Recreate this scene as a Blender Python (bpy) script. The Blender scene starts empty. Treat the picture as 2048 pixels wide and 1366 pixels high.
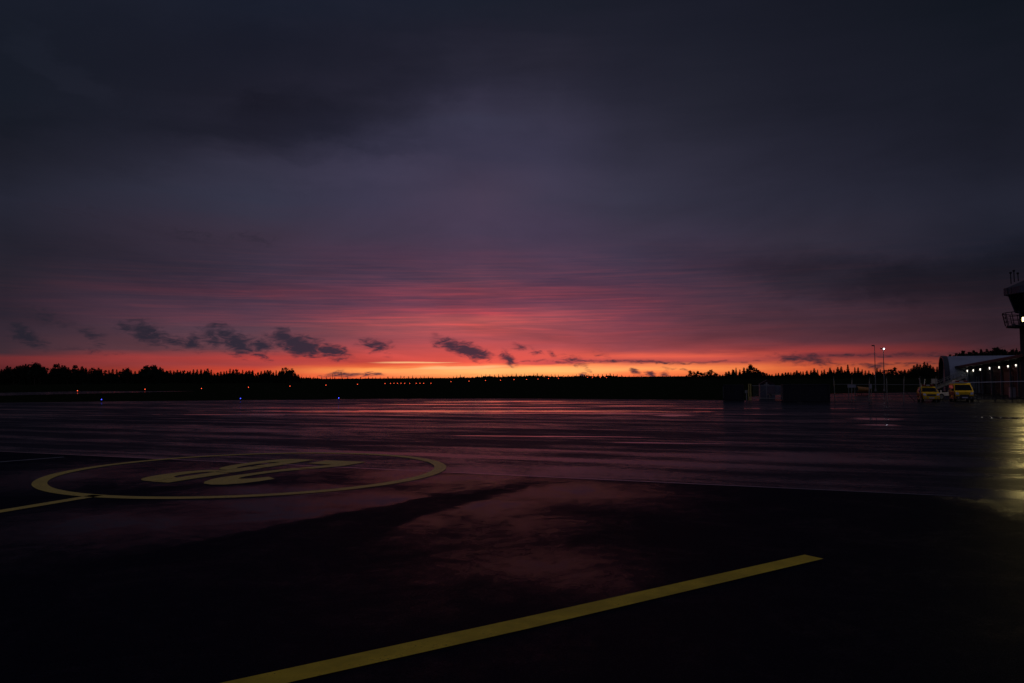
import bpy, bmesh, math, random
from mathutils import Vector, Matrix
R = math.radians
SC = bpy.context.scene
COL = SC.collection

# ------------------------------------------------------------------ camera
F, Y0, ROLL, CH = 1600.0, 757.0, R(0.4), 2.7          # focal length in photo pixels, horizon row, camera height
PITCH = math.atan((Y0 - 683) / F)
cd = bpy.data.cameras.new('camera'); cam = bpy.data.objects.new('camera', cd); COL.objects.link(cam)
cd.sensor_width = 36.0; cd.lens = F * 36.0 / 2048.0
cd.clip_start = 0.1; cd.clip_end = 20000
cam.matrix_world = Matrix.Translation((0, 0, CH)) @ Matrix.Rotation(R(90) + PITCH, 4, 'X') @ Matrix.Rotation(-ROLL, 4, 'Z')
SC.camera = cam

def ray(x, y):
    a, b = (x - 1024) / F, (683 - y) / F
    v = cam.matrix_world.to_3x3() @ Vector((a, b, -1))
    return v.normalized()
def ground(x, y, z=0.0):                 # where a sight line meets the level ground
    v = ray(x, y); t = (z - CH) / v.z
    return Vector((v.x * t, v.y * t, z))
def at(x, y, D):                         # the point of a sight line that lies D metres out
    v = ray(x, y); t = D / v.y
    return Vector((v.x * t, D, CH + v.z * t))
def azel(x, y):
    v = ray(x, y)
    return math.degrees(math.atan2(v.x, v.y)), math.degrees(math.asin(v.z))
def lin(c):
    return tuple(((v / 255) / 12.92 if v / 255 <= 0.04045 else ((v / 255 + 0.055) / 1.055) ** 2.4) for v in c)

# ------------------------------------------------------------------ render / exposure
SC.render.engine = 'CYCLES'
SC.view_settings.view_transform = 'Standard'
SC.view_settings.look = 'None'
SC.view_settings.exposure = 0.0
SC.view_settings.gamma = 1.0
SC.cycles.max_bounces = 6; SC.cycles.diffuse_bounces = 2; SC.cycles.glossy_bounces = 4
SC.cycles.transparent_max_bounces = 8
SC.cycles.sample_clamp_indirect = 0.4; SC.cycles.sample_clamp_direct = 5.0; SC.cycles.blur_glossy = 0.6
SC.cycles.caustics_reflective = False; SC.cycles.caustics_refractive = False
SC.cycles.use_denoising = True

# ------------------------------------------------------------------ node helper
class NT:
    def __init__(s, tree): s.t = tree; tree.nodes.clear()
    def n(s, typ, **kw):
        nd = s.t.nodes.new(typ)
        for k, v in kw.items(): setattr(nd, k, v)
        return nd
    def put(s, sock, v):
        if isinstance(v, bpy.types.NodeSocket): s.t.links.new(v, sock)
        elif v is not None: sock.default_value = v
    def m(s, op, a, b=None, c=None, clamp=False):
        nd = s.n('ShaderNodeMath', operation=op, use_clamp=clamp)
        s.put(nd.inputs[0], a); s.put(nd.inputs[1], b); s.put(nd.inputs[2], c)
        return nd.outputs[0]
    def xyz(s, x, y, z=0.0):
        nd = s.n('ShaderNodeCombineXYZ'); s.put(nd.inputs[0], x); s.put(nd.inputs[1], y); s.put(nd.inputs[2], z)
        return nd.outputs[0]
    def sep(s, v):
        nd = s.n('ShaderNodeSeparateXYZ'); s.put(nd.inputs[0], v); return nd.outputs
    def mapping(s, v, loc=(0, 0, 0), rot=(0, 0, 0), scale=(1, 1, 1), typ='POINT'):
        nd = s.n('ShaderNodeMapping', vector_type=typ); s.put(nd.inputs[0], v)
        nd.inputs['Location'].default_value = loc; nd.inputs['Rotation'].default_value = rot; nd.inputs['Scale'].default_value = scale
        return nd.outputs[0]
    def noise(s, v, scale=1.0, detail=4.0, rough=0.55, dist=0.0, col=False):
        nd = s.n('ShaderNodeTexNoise'); s.put(nd.inputs['Vector'], v)
        nd.inputs['Scale'].default_value = scale; nd.inputs['Detail'].default_value = detail
        nd.inputs['Roughness'].default_value = rough; nd.inputs['Distortion'].default_value = dist
        return nd.outputs['Color' if col else 0]
    def rng(s, v, a, b, c=0.0, d=1.0, smooth=True):
        nd = s.n('ShaderNodeMapRange', interpolation_type='SMOOTHSTEP' if smooth else 'LINEAR', clamp=True)
        s.put(nd.inputs[0], v)
        for i, q in enumerate((a, b, c, d)): s.put(nd.inputs[i + 1], q)
        return nd.outputs[0]
    def mix(s, f, a, b, mode='MIX'):
        nd = s.n('ShaderNodeMix', data_type='RGBA', blend_type=mode, clamp_factor=True)
        s.put(nd.inputs[0], f)
        for k, v in ((6, a), (7, b)):
            s.put(nd.inputs[k], v if isinstance(v, bpy.types.NodeSocket) else (*v, 1))
        return nd.outputs[2]
    def fmix(s, f, a, b):
        nd = s.n('ShaderNodeMix', data_type='FLOAT'); s.put(nd.inputs[0], f); s.put(nd.inputs[2], a); s.put(nd.inputs[3], b)
        return nd.outputs[0]
    def ramp(s, f, stops, interp='LINEAR'):
        nd = s.n('ShaderNodeValToRGB'); nd.color_ramp.interpolation = interp; e = nd.color_ramp.elements
        while len(e) < len(stops): e.new(0.5)
        for el, (p, c) in zip(e, stops): el.position = p; el.color = (*c, 1)
        s.put(nd.inputs[0], f); return nd.outputs[0]

# ------------------------------------------------------------------ world: dusk sky after rain
W = bpy.data.worlds.new('World'); SC.world = W; W.use_nodes = True
k = NT(W.node_tree)
d = k.sep(k.n('ShaderNodeTexCoord').outputs['Generated'])
az = k.m('MULTIPLY', k.m('ARCTAN2', d[0], d[1]), 180 / math.pi)
el = k.m('MULTIPLY', k.m('ARCSINE', d[2]), 180 / math.pi)
# long level bands of cloud wander up and down a little
wob = k.noise(k.xyz(k.m('MULTIPLY', az, 0.07), k.m('MULTIPLY', el, 0.5)), 1.0, 3.0)
wob2 = k.noise(k.xyz(k.m('MULTIPLY', az, 0.25), k.m('MULTIPLY', el, 3.0), 7.0), 1.0, 4.0)
elw = k.m('ADD', el, k.m('MULTIPLY', k.m('SUBTRACT', wob, 0.5), k.m('MULTIPLY', k.m('MINIMUM', k.m('MAXIMUM', el, 0.0), 14.0), 0.22)))
elw = k.m('ADD', elw, k.m('MULTIPLY', k.m('SUBTRACT', wob2, 0.5), 0.45))
pos = k.m('DIVIDE', elw, 30.0, clamp=True)
COLS = {   # photo column -> (row, colour) read down the sky
    10: [(0, (25, 31, 42)), (200, (26, 32, 42)), (300, (30, 33, 43)), (400, (34, 37, 49)), (500, (36, 35, 46)), (560, (41, 36, 46)), (600, (45, 36, 47)), (620, (43, 37, 48)), (660, (51, 40, 50)), (708, (58, 42, 49)), (718, (105, 44, 46)), (732, (98, 40, 42)), (745, (92, 38, 38)), (762, (80, 32, 34))],
    510: [(0, (27, 33, 46)), (200, (33, 34, 46)), (300, (42, 43, 57)), (400, (50, 53, 69)), (470, (58, 50, 65)), (530, (60, 50, 66)), (562, (68, 52, 69)), (582, (88, 54, 70)), (600, (79, 57, 74)), (640, (99, 62, 76)), (660, (92, 65, 77)), (700, (112, 68, 74)), (714, (190, 70, 64)), (728, (172, 70, 67)), (740, (205, 72, 48)), (762, (225, 80, 40))],
    740: [(0, (28, 34, 47)), (120, (36, 38, 51)), (200, (42, 43, 57)), (300, (53, 54, 72)), (400, (58, 57, 76)), (470, (64, 56, 74)), (515, (74, 56, 75)), (560, (80, 57, 75)), (588, (110, 60, 76)), (602, (96, 60, 78)), (630, (126, 66, 79)), (648, (152, 77, 82)), (660, (140, 76, 82)), (685, (150, 74, 80)), (712, (205, 80, 72)), (724, (190, 70, 62)), (731, (230, 98, 58)), (738, (255, 160, 82)), (746, (250, 150, 85)), (750, (240, 120, 70)), (762, (230, 95, 50))],
    1110: [(0, (29, 34, 45)), (60, (33, 36, 48)), (120, (42, 43, 56)), (200, (50, 51, 67)), (300, (58, 58, 77)), (400, (60, 58, 76)), (470, (66, 58, 78)), (515, (78, 60, 80)), (560, (86, 58, 77)), (590, (120, 62, 77)), (602, (108, 62, 80)), (640, (160, 78, 84)), (660, (158, 76, 82)), (690, (178, 80, 82)), (712, (220, 90, 75)), (720, (205, 84, 78)), (727, (190, 75, 75)), (730, (252, 132, 80)), (735, (255, 180, 105)), (744, (255, 186, 104)), (750, (255, 160, 85)), (762, (250, 120, 60))],
    1420: [(0, (26, 30, 41)), (200, (34, 37, 48)), (400, (49, 50, 65)), (470, (54, 50, 66)), (525, (60, 48, 64)), (560, (63, 48, 63)), (600, (78, 51, 64)), (640, (91, 55, 66)), (680, (111, 58, 66)), (702, (150, 66, 66)), (710, (215, 92, 70)), (720, (195, 82, 70)), (723, (150, 66, 68)), (729, (225, 115, 70)), (738, (250, 145, 78)), (762, (225, 100, 58))],
    960: [(0, (29, 35, 47)), (60, (35, 37, 50)), (120, (44, 45, 59)), (200, (52, 52, 69)), (240, (54, 56, 74)), (300, (57, 57, 76)), (380, (66, 60, 78)), (470, (70, 61, 81)), (515, (86, 62, 82)), (560, (92, 63, 81)), (590, (130, 66, 80)), (604, (112, 63, 80)), (625, (155, 70, 80)), (642, (182, 86, 84)), (680, (186, 84, 86)), (712, (210, 84, 76)), (726, (235, 92, 72)), (734, (255, 140, 88)), (738, (255, 186, 112)), (746, (255, 190, 108)), (751, (255, 165, 90)), (762, (255, 130, 60))],
    1260: [(0, (28, 32, 43)), (200, (39, 41, 54)), (400, (54, 55, 71)), (460, (60, 55, 72)), (520, (64, 54, 72)), (560, (75, 54, 72)), (600, (98, 56, 72)), (640, (115, 62, 76)), (680, (132, 67, 76)), (700, (152, 71, 75)), (713, (228, 98, 75)), (722, (160, 70, 70)), (730, (235, 125, 80)), (738, (255, 168, 96)), (746, (250, 130, 75)), (762, (235, 105, 60))],
    1610: [(0, (23, 27, 37)), (200, (29, 32, 43)), (400, (43, 45, 59)), (480, (48, 45, 58)), (530, (45, 38, 50)), (560, (49, 42, 54)), (600, (61, 45, 57)), (650, (79, 50, 60)), (685, (93, 52, 60)), (704, (155, 60, 57)), (714, (120, 53, 57)), (724, (185, 78, 58)), (734, (218, 100, 58)), (762, (210, 90, 50))],
    1990: [(0, (17, 23, 31)), (200, (25, 29, 39)), (400, (33, 36, 48)), (500, (31, 33, 45)), (550, (28, 27, 36)), (600, (38, 30, 38)), (650, (50, 36, 44)), (690, (57, 37, 44)), (715, (78, 42, 44)), (762, (100, 50, 40))],
}
keys = sorted(COLS); cur = None
for i, cx in enumerate(keys):
    stops = sorted((min(max(azel(cx, y)[1] / 30.0, 0.0), 1.0), lin(c)) for y, c in COLS[cx])
    c = k.ramp(pos, stops)
    if cur is None: cur = c; pa = azel(cx, 700)[0]
    else:
        a = azel(cx, 700)[0]
        cur = k.mix(k.rng(az, pa, a, smooth=False), cur, c); pa = a
# the rest of the dome: blue-grey overcast overhead and behind
OVER = (0.046, 0.050, 0.078)
back = k.m('MAXIMUM', k.rng(el, 26.0, 50.0), k.rng(k.m('ABSOLUTE', az), 42.0, 95.0))
cur = k.mix(back, cur, OVER)
cur = k.mix(k.rng(el, 7.0, 14.0), cur, k.mix(1.0, cur, (1.03, 0.972, 1.0), 'MULTIPLY'))
# broad soft cloud masses drawn on a level cloud deck
zz = k.m('ADD', k.m('MAXIMUM', d[2], 0.0), 0.10)
deck = k.xyz(k.m('DIVIDE', d[0], zz), k.m('DIVIDE', d[1], zz), 3.3)
big = k.noise(k.mapping(deck, scale=(0.8, 0.55, 1)), 1.0, 6.0, 0.55, 0.6)
cur = k.mix(1.0, cur, k.ramp(big, [(0.28, (0.86, 0.81, 0.84)), (0.5, (1.05, 0.99, 1.03)), (0.72, (1.20, 1.10, 1.14))]), 'MULTIPLY')
# separate darker banks and paler openings in the overcast: photo x, y, half width, half height, tilt, strength
BANK = [(1010, 235, 420, 110, 0, .16), (330, 175, 620, 150, 6, .34), (640, 262, 330, 46, 4, .20), (1000, 70, 560, 120, 0, .22), (1560, 330, 420, 120, -6, .10), (1700, 552, 200, 40, -4, .34), (1930, 556, 240, 46, 3, .36), (1450, 512, 190, 34, -4, .16), (120, 300, 300, 60, 4, .14), (1900, 120, 420, 190, 0, .16), (700, 215, 240, 40, 10, .14), (1650, 650, 300, 26, 2, .14)]
PALE = [(820, 262, 180, 40, 8, .06), (1240, 262, 150, 40, -8, .07), (1030, 330, 420, 120, 0, .0), (950, 210, 260, 50, 4, .10), (140, 140, 110, 26, -28, .12), (300, 330, 320, 50, 3, .08), (640, 318, 260, 40, 2, .10)]
bw = k.n('ShaderNodeVectorMath', operation='MULTIPLY_ADD'); k.put(bw.inputs[0], k.noise(k.xyz(k.m('MULTIPLY', az, 0.16), k.m('MULTIPLY', el, 0.32), 5.0), 1.0, 6.0, 0.62, 0.3, True)); bw.inputs[1].default_value = (9.0, 4.4, 0); k.put(bw.inputs[2], k.xyz(az, el))
def blobs(L):
    out = None
    for (x, y, hl, hh, tilt, s) in L:
        a, e = azel(x, y); px = math.degrees(1 / F)
        mp = k.mapping(bw.outputs[0], (a + 4.5, e + 2.2, 0), (0, 0, R(tilt)), (hl * 1.25 * px, hh * 1.35 * px, 10), 'TEXTURE')
        g = k.n('ShaderNodeTexGradient', gradient_type='SPHERICAL'); k.put(g.inputs[0], mp)
        v = k.m('MULTIPLY', k.rng(g.outputs['Fac'], 0.0, 0.55), s); out = v if out is None else k.m('ADD', out, v)
    return out
bk = k.m('SUBTRACT', k.m('ADD', 1.0, blobs(PALE)), k.m('MINIMUM', k.m('MULTIPLY', blobs(BANK), 0.62), 0.5))
cur = k.mix(1.0, cur, k.xyz(k.m('POWER', bk, 1.12), bk, k.m('POWER', bk, 0.94)), 'MULTIPLY')
# fine streaks, strongest in the pink part
st = k.noise(k.xyz(k.m('MULTIPLY', az, 0.16), k.m('MULTIPLY', k.m('ADD', el, k.m('MULTIPLY', az, 0.012)), 2.6), 1.0), 1.0, 7.0, 0.62, 0.5)
sw = k.m('MULTIPLY', k.rng(el, 1.0, 4.0), k.m('MULTIPLY', k.rng(el, 10.5, 6.5), k.rng(k.m('ABSOLUTE', k.m('ADD', az, 2.0)), 34.0, 6.0, 0.35, 1.0)))
stc = k.ramp(st, [(0.3, (0.70, 0.86, 0.92)), (0.5, (0.97, 0.99, 1)), (0.62, (1.14, 1.03, 1.01)), (0.72, (1.32, 1.08, 1.04))])
cur = k.mix(sw, cur, k.mix(1.0, cur, stc, 'MULTIPLY'))
st2 = k.noise(k.xyz(k.m('MULTIPLY', az, 0.11), k.m('MULTIPLY', k.m('ADD', el, k.m('MULTIPLY', az, -0.008)), 5.5), 4.0), 1.0, 5.0, 0.6, 0.7)
sw2 = k.m('MULTIPLY', k.m('MULTIPLY', k.rng(el, 2.6, 4.2), k.rng(el, 9.5, 6.5)), k.rng(k.m('ABSOLUTE', k.m('ADD', az, 4.0)), 30.0, 8.0, 0.3, 1.0))
cur = k.mix(sw2, cur, k.mix(1.0, cur, k.ramp(st2, [(0.3, (0.80, 0.92, 0.96)), (0.52, (0.98, 0.99, 1)), (0.66, (1.38, 1.08, 1.02))]), 'MULTIPLY'))
# ragged low clouds in front of the glow: photo x, y, half length, half height, tilt, density
FRAG = [(55, 672, 32, 12, -28, .9), (98, 633, 42, 13, -20, .45), (185, 672, 26, 12, -25, .5), (180, 702, 60, 8, -3, .35),
        (245, 655, 20, 10, -10, .7), (295, 665, 34, 17, -22, .9), (345, 681, 34, 8, -14, .7), (383, 683, 22, 14, -10, .8), (420, 673, 24, 16, -30, .8),
        (470, 682, 46, 18, -27, 1), (335, 695, 40, 6, -10, .4), (520, 690, 26, 12, -20, .8), (518, 712, 26, 6, -20, .7), (568, 672, 22, 12, -30, 1), (600, 690, 52, 17, -14, 1.1), (660, 704, 38, 12, -18, 1),
        (750, 690, 32, 12, -5, .75), (775, 704, 14, 9, -50, .4), (880, 684, 24, 10, -25, .5), (905, 690, 26, 11, -20, 1.0), (942, 702, 40, 13, -20, 1.1), (1016, 717, 20, 11, -35, .9), (1037, 693, 16, 6, -10, .6), (1068, 703, 16, 6, -35, .55), (1105, 708, 14, 6, -30, .5), (1145, 720, 30, 8, -15, .6), (1203, 712, 16, 9, -30, .4), (1175, 735, 14, 5, -40, .5),
        (1590, 717, 34, 8, -8, .7), (1630, 721, 34, 9, -18, .85), (1740, 733, 30, 6, -10, .5), (1350, 738, 36, 4, -4, .45),
        (690, 749, 36, 5, 2, .9), (740, 748, 24, 4, 0, .8), (1272, 745, 16, 6, -20, .7), (1305, 750, 14, 6, -20, .7), (1330, 748, 10, 6, -30, .7), (1165, 747, 8, 5, 0, .7),
        (1270, 723.5, 230, 3.0, -.6, .6), (1750, 711.5, 190, 3.4, -1, .5), (1760, 729, 160, 3.4, 0, .45),
        (135, 422, 70, 14, 0, .30), (390, 470, 60, 12, -8, .35), (500, 475, 60, 12, -6, .35), (215, 475, 40, 12, -8, .25)]
wv = k.xyz(az, el)
nv = k.noise(k.mapping(wv, scale=(0.55, 0.9, 1)), 1.0, 3.0, 0.6, 0.0, True)
wd = k.n('ShaderNodeVectorMath', operation='MULTIPLY_ADD'); k.put(wd.inputs[0], nv); wd.inputs[1].default_value = (1.5, 0.8, 0); k.put(wd.inputs[2], wv)
wd = k.m and wd.outputs[0]
fm = None
for (x, y, hl, hh, tilt, s) in FRAG:
    a, e = azel(x, y); px = math.degrees(1 / F)
    mp = k.mapping(wd, (a + .75, e + .4, 0), (0, 0, R(tilt)), (hl * 1.65 * px, hh * 1.8 * px, 10), 'TEXTURE')
    g = k.n('ShaderNodeTexGradient', gradient_type='SPHERICAL'); k.put(g.inputs[0], mp)
    v = k.m('MULTIPLY', g.outputs['Fac'], s)
    fm = v if fm is None else k.m('MAXIMUM', fm, v)
fn = k.noise(k.mapping(wv, rot=(0, 0, R(24)), scale=(0.5, 1.5, 1)), 2.2, 9.0, 0.58, 0.9)
fmask = k.rng(k.m('ADD', fm, k.m('MULTIPLY', k.m('SUBTRACT', fn, 0.5), k.rng(fm, 0.0, 0.3, 0.0, 1.7))), 0.07, 0.82, 0.0, 0.97)
fcol = k.ramp(k.m('DIVIDE', k.m('ADD', az, 35.0), 70.0, clamp=True), [(0, lin((34, 32, 42))), (0.25, lin((46, 40, 54))), (0.48, lin((68, 46, 60))), (0.7, lin((72, 44, 54))), (1, lin((28, 26, 34)))])
cur = k.mix(fmask, cur, fcol)
# thin glowing edges close to the place where the sun went down
GLOW = [(830, 725, 110, 3.0, 0, .9), (920, 735, 130, 4.5, 1.2, 1.0)]
gm = None
for (x, y, hl, hh, tilt, s) in GLOW:
    a, e = azel(x, y); px = math.degrees(1 / F)
    mp = k.mapping(k.xyz(az, k.m('ADD', el, k.m('MULTIPLY', k.m('SUBTRACT', wob2, 0.5), 0.25))), (a, e, 0), (0, 0, R(tilt)), (hl * px, hh * px, 10), 'TEXTURE')
    g = k.n('ShaderNodeTexGradient', gradient_type='SPHERICAL'); k.put(g.inputs[0], mp)
    v = k.m('MULTIPLY', g.outputs['Fac'], s); gm = v if gm is None else k.m('MAXIMUM', gm, v)
cur = k.mix(k.rng(gm, 0.05, 0.6, 0, 0.85), cur, lin((255, 190, 130)))
# below the horizon
cur = k.mix(k.rng(el, -0.3, -1.5), cur, (0.004, 0.004, 0.006))
# the clear-air twilight above the clouds adds a little blue
sky = k.n('ShaderNodeTexSky', sky_type='NISHITA', sun_disc=False)
sky.sun_elevation = R(-4.0); sky.sun_rotation = R(-3.0); sky.air_density = 1.0; sky.dust_density = 2.0
bg = k.n('ShaderNodeBackground'); k.put(bg.inputs[0], cur); bg.inputs[1].default_value = 1.0
bg2 = k.n('ShaderNodeBackground'); k.put(bg2.inputs[0], sky.outputs[0]); bg2.inputs[1].default_value = 0.004
ad = k.n('ShaderNodeAddShader'); k.put(ad.inputs[0], bg.outputs[0]); k.put(ad.inputs[1], bg2.outputs[0])
k.put(k.n('ShaderNodeOutputWorld').inputs[0], ad.outputs[0])
W.cycles.sampling_method = 'MANUAL'; W.cycles.sample_map_resolution = 1024

# ------------------------------------------------------------------ materials
def paint(name, col, wear, rough, spec):
    m = bpy.data.materials.new(name); m.use_nodes = True; q = NT(m.node_tree)
    b = q.n('ShaderNodeBsdfPrincipled'); o = q.n('ShaderNodeOutputMaterial'); q.put(o.inputs[0], b.outputs[0])
    co = q.n('ShaderNodeTexCoord').outputs['Object']
    big = q.noise(co, 1.3, 5.0, 0.65); sm = q.noise(co, 34.0, 4.0, 0.7)
    wr = q.rng(q.m('ADD', q.m('MULTIPLY', sm, 0.7), q.m('MULTIPLY', big, 0.45)), wear, wear + 0.09)
    tone = q.mix(q.rng(big, 0.3, 0.7), tuple(c * 0.72 for c in col), tuple(c * 1.12 for c in col))
    q.put(b.inputs['Base Color'], q.mix(wr, tone, (0.02, 0.02, 0.022)))
    b.inputs['Roughness'].default_value = rough; b.inputs['Specular IOR Level'].default_value = spec
    bp = q.n('ShaderNodeBump'); bp.inputs['Strength'].default_value = 0.5; bp.inputs['Distance'].default_value = 0.004
    q.put(bp.inputs['Height'], sm); q.put(b.inputs['Normal'], bp.outputs[0])
    return m
def mat(name, col, rough=0.6, metal=0.0, var=0.25, scale=3.0, spec=0.5, emit=None, es=0.0, coat=0.0, bump=0.0, bscale=40.0):
    m = bpy.data.materials.new(name); m.use_nodes = True; q = NT(m.node_tree)
    b = q.n('ShaderNodeBsdfPrincipled'); o = q.n('ShaderNodeOutputMaterial'); q.put(o.inputs[0], b.outputs[0])
    co = q.n('ShaderNodeTexCoord').outputs['Object']
    nz = q.noise(co, scale, 5.0, 0.6)
    lo = tuple(c * (1 - var) for c in col); hi = tuple(min(1, c * (1 + var)) for c in col)
    q.put(b.inputs['Base Color'], q.mix(q.rng(nz, 0.3, 0.7), lo, hi))
    q.put(b.inputs['Roughness'], q.m('ADD', rough - 0.06, q.m('MULTIPLY', nz, 0.12), clamp=True))
    b.inputs['Metallic'].default_value = metal; b.inputs['Specular IOR Level'].default_value = spec
    b.inputs['Coat Weight'].default_value = coat; b.inputs['Coat Roughness'].default_value = 0.08
    if emit: b.inputs['Emission Color'].default_value = (*emit, 1); b.inputs['Emission Strength'].default_value = es
    if bump:
        bp = q.n('ShaderNodeBump'); bp.inputs['Strength'].default_value = bump; bp.inputs['Distance'].default_value = 0.01
        q.put(bp.inputs['Height'], q.noise(co, bscale, 3.0)); q.put(b.inputs['Normal'], bp.outputs[0])
    return m

LA = ground(0, 903); LB = ground(2048, 999); LANG = math.atan2(LB.y - LA.y, LB.x - LA.x)    # the way the paving lanes run
PUD = [(900, 823.5, 800, 5.0), (860, 823, 420, 3.0), (1000, 803, 240, 2.2), (1150, 828.5, 700, 1.2), (560, 831, 420, 1.1), (1345, 832, 60, 3.2), (1745, 838, 80, 5), (1760, 850, 65, 3), (2010, 836, 70, 5), (950, 804, 220, 1.5), (870, 809, 260, 1.3), (1130, 806, 200, 1.2), (1260, 812, 160, 1.4), (1020, 815, 330, 1.3), (620, 816, 300, 1.2), (1500, 817, 300, .9), (1120, 873, 320, 1.5), (1330, 886, 240, 1.5)]
# damp patches on the near lane: photo x, y, half width, half height
DAMP = [(470, 1048, 520, 90, .9), (720, 1008, 320, 44, .85), (930, 1080, 480, 160, .72), (1150, 995, 420, 50, .75), (60, 966, 320, 60, .75), (480, 950, 900, 50, .62), (900, 962, 420, 26, .8), (2150, 1040, 200, 140, .7), (360, 958, 330, 36, .7), (560, 985, 420, 26, .85), (800, 950, 260, 34, .8), (150, 1080, 560, 100, .8), (1080, 1165, 420, 110, .6), (430, 935, 300, 20, .55), (700, 940, 320, 18, .5)]
DAMP_FAR = [(1050, 903, 520, 17, .62), (1500, 922, 560, 34, .6), (350, 880, 700, 16, .5), (1150, 938, 420, 24, .5), (900, 855, 500, 12, .5), (700, 815, 1000, 12, .45)]
def asphalt(name, wet_lo, wet_hi, base, puddles=False, seed=0.0, damp=None):
    m = bpy.data.materials.new(name); m.use_nodes = True; q = NT(m.node_tree)
    b = q.n('ShaderNodeBsdfPrincipled'); o = q.n('ShaderNodeOutputMaterial'); q.put(o.inputs[0], b.outputs[0])
    co = q.n('ShaderNodeTexCoord').outputs['Object']
    ln = q.mapping(co, (seed, seed * 2, 0), (0, 0, -LANG))
    lane = q.noise(q.mapping(ln, scale=(0.018, 0.62, 1)), 1.0, 5.0, 0.62, 0.3)
    lane2 = q.noise(q.mapping(ln, (4, 9, 0), scale=(0.05, 0.16, 1)), 1.0, 4.0, 0.55, 0.5)
    patch = q.noise(q.mapping(ln, scale=(0.5, 1.0, 1)), 0.55, 7.0, 0.66, 0.6)
    mot = q.noise(co, 5.0, 4.0, 0.65)
    w = q.m('ADD', q.m('ADD', q.m('MULTIPLY', lane, 0.42), q.m('MULTIPLY', lane2, 0.30)), q.m('ADD', q.m('MULTIPLY', patch, 0.30), q.m('MULTIPLY', mot, 0.20)))
    bl = None
    if damp:
        for (x, y, hl, hh, s) in damp:
            c = ground(x, y); e1 = ground(x + hl, y); e2 = ground(x, y - hh); e3 = ground(x, y + hh)
            v = q.mapping(co, (c.x, (e2.y + e3.y) / 2, 0), (0, 0, 0), ((e1 - c).length, (e2.y - e3.y) / 2, 50), 'TEXTURE')
            g = q.n('ShaderNodeTexGradient', gradient_type='SPHERICAL'); q.put(g.inputs[0], v)
            h = q.m('MULTIPLY', g.outputs['Fac'], s); bl = h if bl is None else q.m('MAXIMUM', bl, h)
        if puddles: w = q.m('ADD', w, q.m('MULTIPLY', q.rng(bl, 0.0, 0.9), 0.13))
    if damp and not puddles:
        for (xa, ya, xb, yb, wd2) in ((1060, 968, 120, 1160, 1.0), (900, 985, 420, 1180, .7)):      # tyre-dried tracks
            a_, b_ = ground(xa, ya), ground(xb, yb); v = q.mapping(co, ((a_.x + b_.x) / 2, (a_.y + b_.y) / 2, 0), (0, 0, math.atan2(b_.y - a_.y, b_.x - a_.x)), ((b_ - a_).length * .62, wd2, 50), 'TEXTURE')
            g = q.n('ShaderNodeTexGradient', gradient_type='SPHERICAL'); q.put(g.inputs[0], v)
            bl = q.m('SUBTRACT', bl, q.m('MULTIPLY', q.rng(q.m('ADD', g.outputs['Fac'], q.m('MULTIPLY', q.m('SUBTRACT', q.noise(co, 1.8, 7.0, 0.7, 0.5), 0.5), 0.7)), 0.02, 0.55), 0.55))
        iso = q.noise(co, 0.55, 8.0, 0.66, 0.8); iso2 = q.noise(co, 3.2, 6.0, 0.7, 0.4)
        w = q.m('ADD', q.m('ADD', q.m('MULTIPLY', iso, 0.55), q.m('MULTIPLY', iso2, 0.3)), q.m('ADD', q.m('MULTIPLY', q.noise(co, 22.0, 4.0, 0.75), 0.32), q.m('MULTIPLY', q.rng(bl, 0.0, 0.8), 0.36)))
    wet = q.rng(w, wet_lo, wet_hi)
    pm = None
    if puddles:
        for (x, y, hl, hh) in PUD:
            c = ground(x, y); e1 = ground(x + hl, y); e2 = ground(x, y - hh); e3 = ground(x, y + hh)
            v = q.mapping(co, (c.x, (e2.y + e3.y) / 2, 0), (0, 0, LANG * .5), ((e1 - c).length, (e2.y - e3.y) / 2, 50), 'TEXTURE')
            g = q.n('ShaderNodeTexGradient', gradient_type='SPHERICAL'); q.put(g.inputs[0], v)
            pm = g.outputs['Fac'] if pm is None else q.m('MAXIMUM', pm, g.outputs['Fac'])
        pm = q.rng(q.m('ADD', pm, q.m('MULTIPLY', q.m('SUBTRACT', q.noise(q.mapping(ln, scale=(0.16, 1.1, 1)), 1.0, 7.0, 0.68, 0.6), 0.5), 2.2)), 0.30, 0.62)
    grit = q.noise(co, 55.0, 3.0, 0.7)
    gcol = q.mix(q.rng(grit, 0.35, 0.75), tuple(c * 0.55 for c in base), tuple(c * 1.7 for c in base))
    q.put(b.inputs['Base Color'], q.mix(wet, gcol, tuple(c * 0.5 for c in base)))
    rough = q.fmix(wet, 0.34 if puddles else 0.40, 0.15 if puddles else 0.085); spec = q.fmix(wet, 0.10 if puddles else 0.05, 0.32 if puddles else 0.28); bs = q.fmix(wet, 0.6 if puddles else 0.9, 0.10 if puddles else 0.05)
    if pm is not None:
        rough = q.fmix(pm, rough, 0.075); spec = q.fmix(pm, spec, 0.5); bs = q.fmix(pm, bs, 0.0)
    q.put(b.inputs['Roughness'], rough); q.put(b.inputs['Specular IOR Level'], spec)
    fac = q.fmix(wet, 0.27 if puddles else 0.17, 0.60 if puddles else 0.40)
    if pm is not None: fac = q.fmix(pm, fac, 1.0)
    df = q.n('ShaderNodeBsdfDiffuse'); q.put(df.inputs['Color'], gcol); ms = q.n('ShaderNodeMixShader'); q.put(ms.inputs[0], fac); q.put(ms.inputs[1], df.outputs[0]); q.put(ms.inputs[2], b.outputs[0]); q.put(o.inputs[0], ms.outputs[0])
    bp = q.n('ShaderNodeBump'); bp.inputs['Distance'].default_value = 0.006 if puddles else 0.018; q.put(bp.inputs['Strength'], bs)
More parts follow.
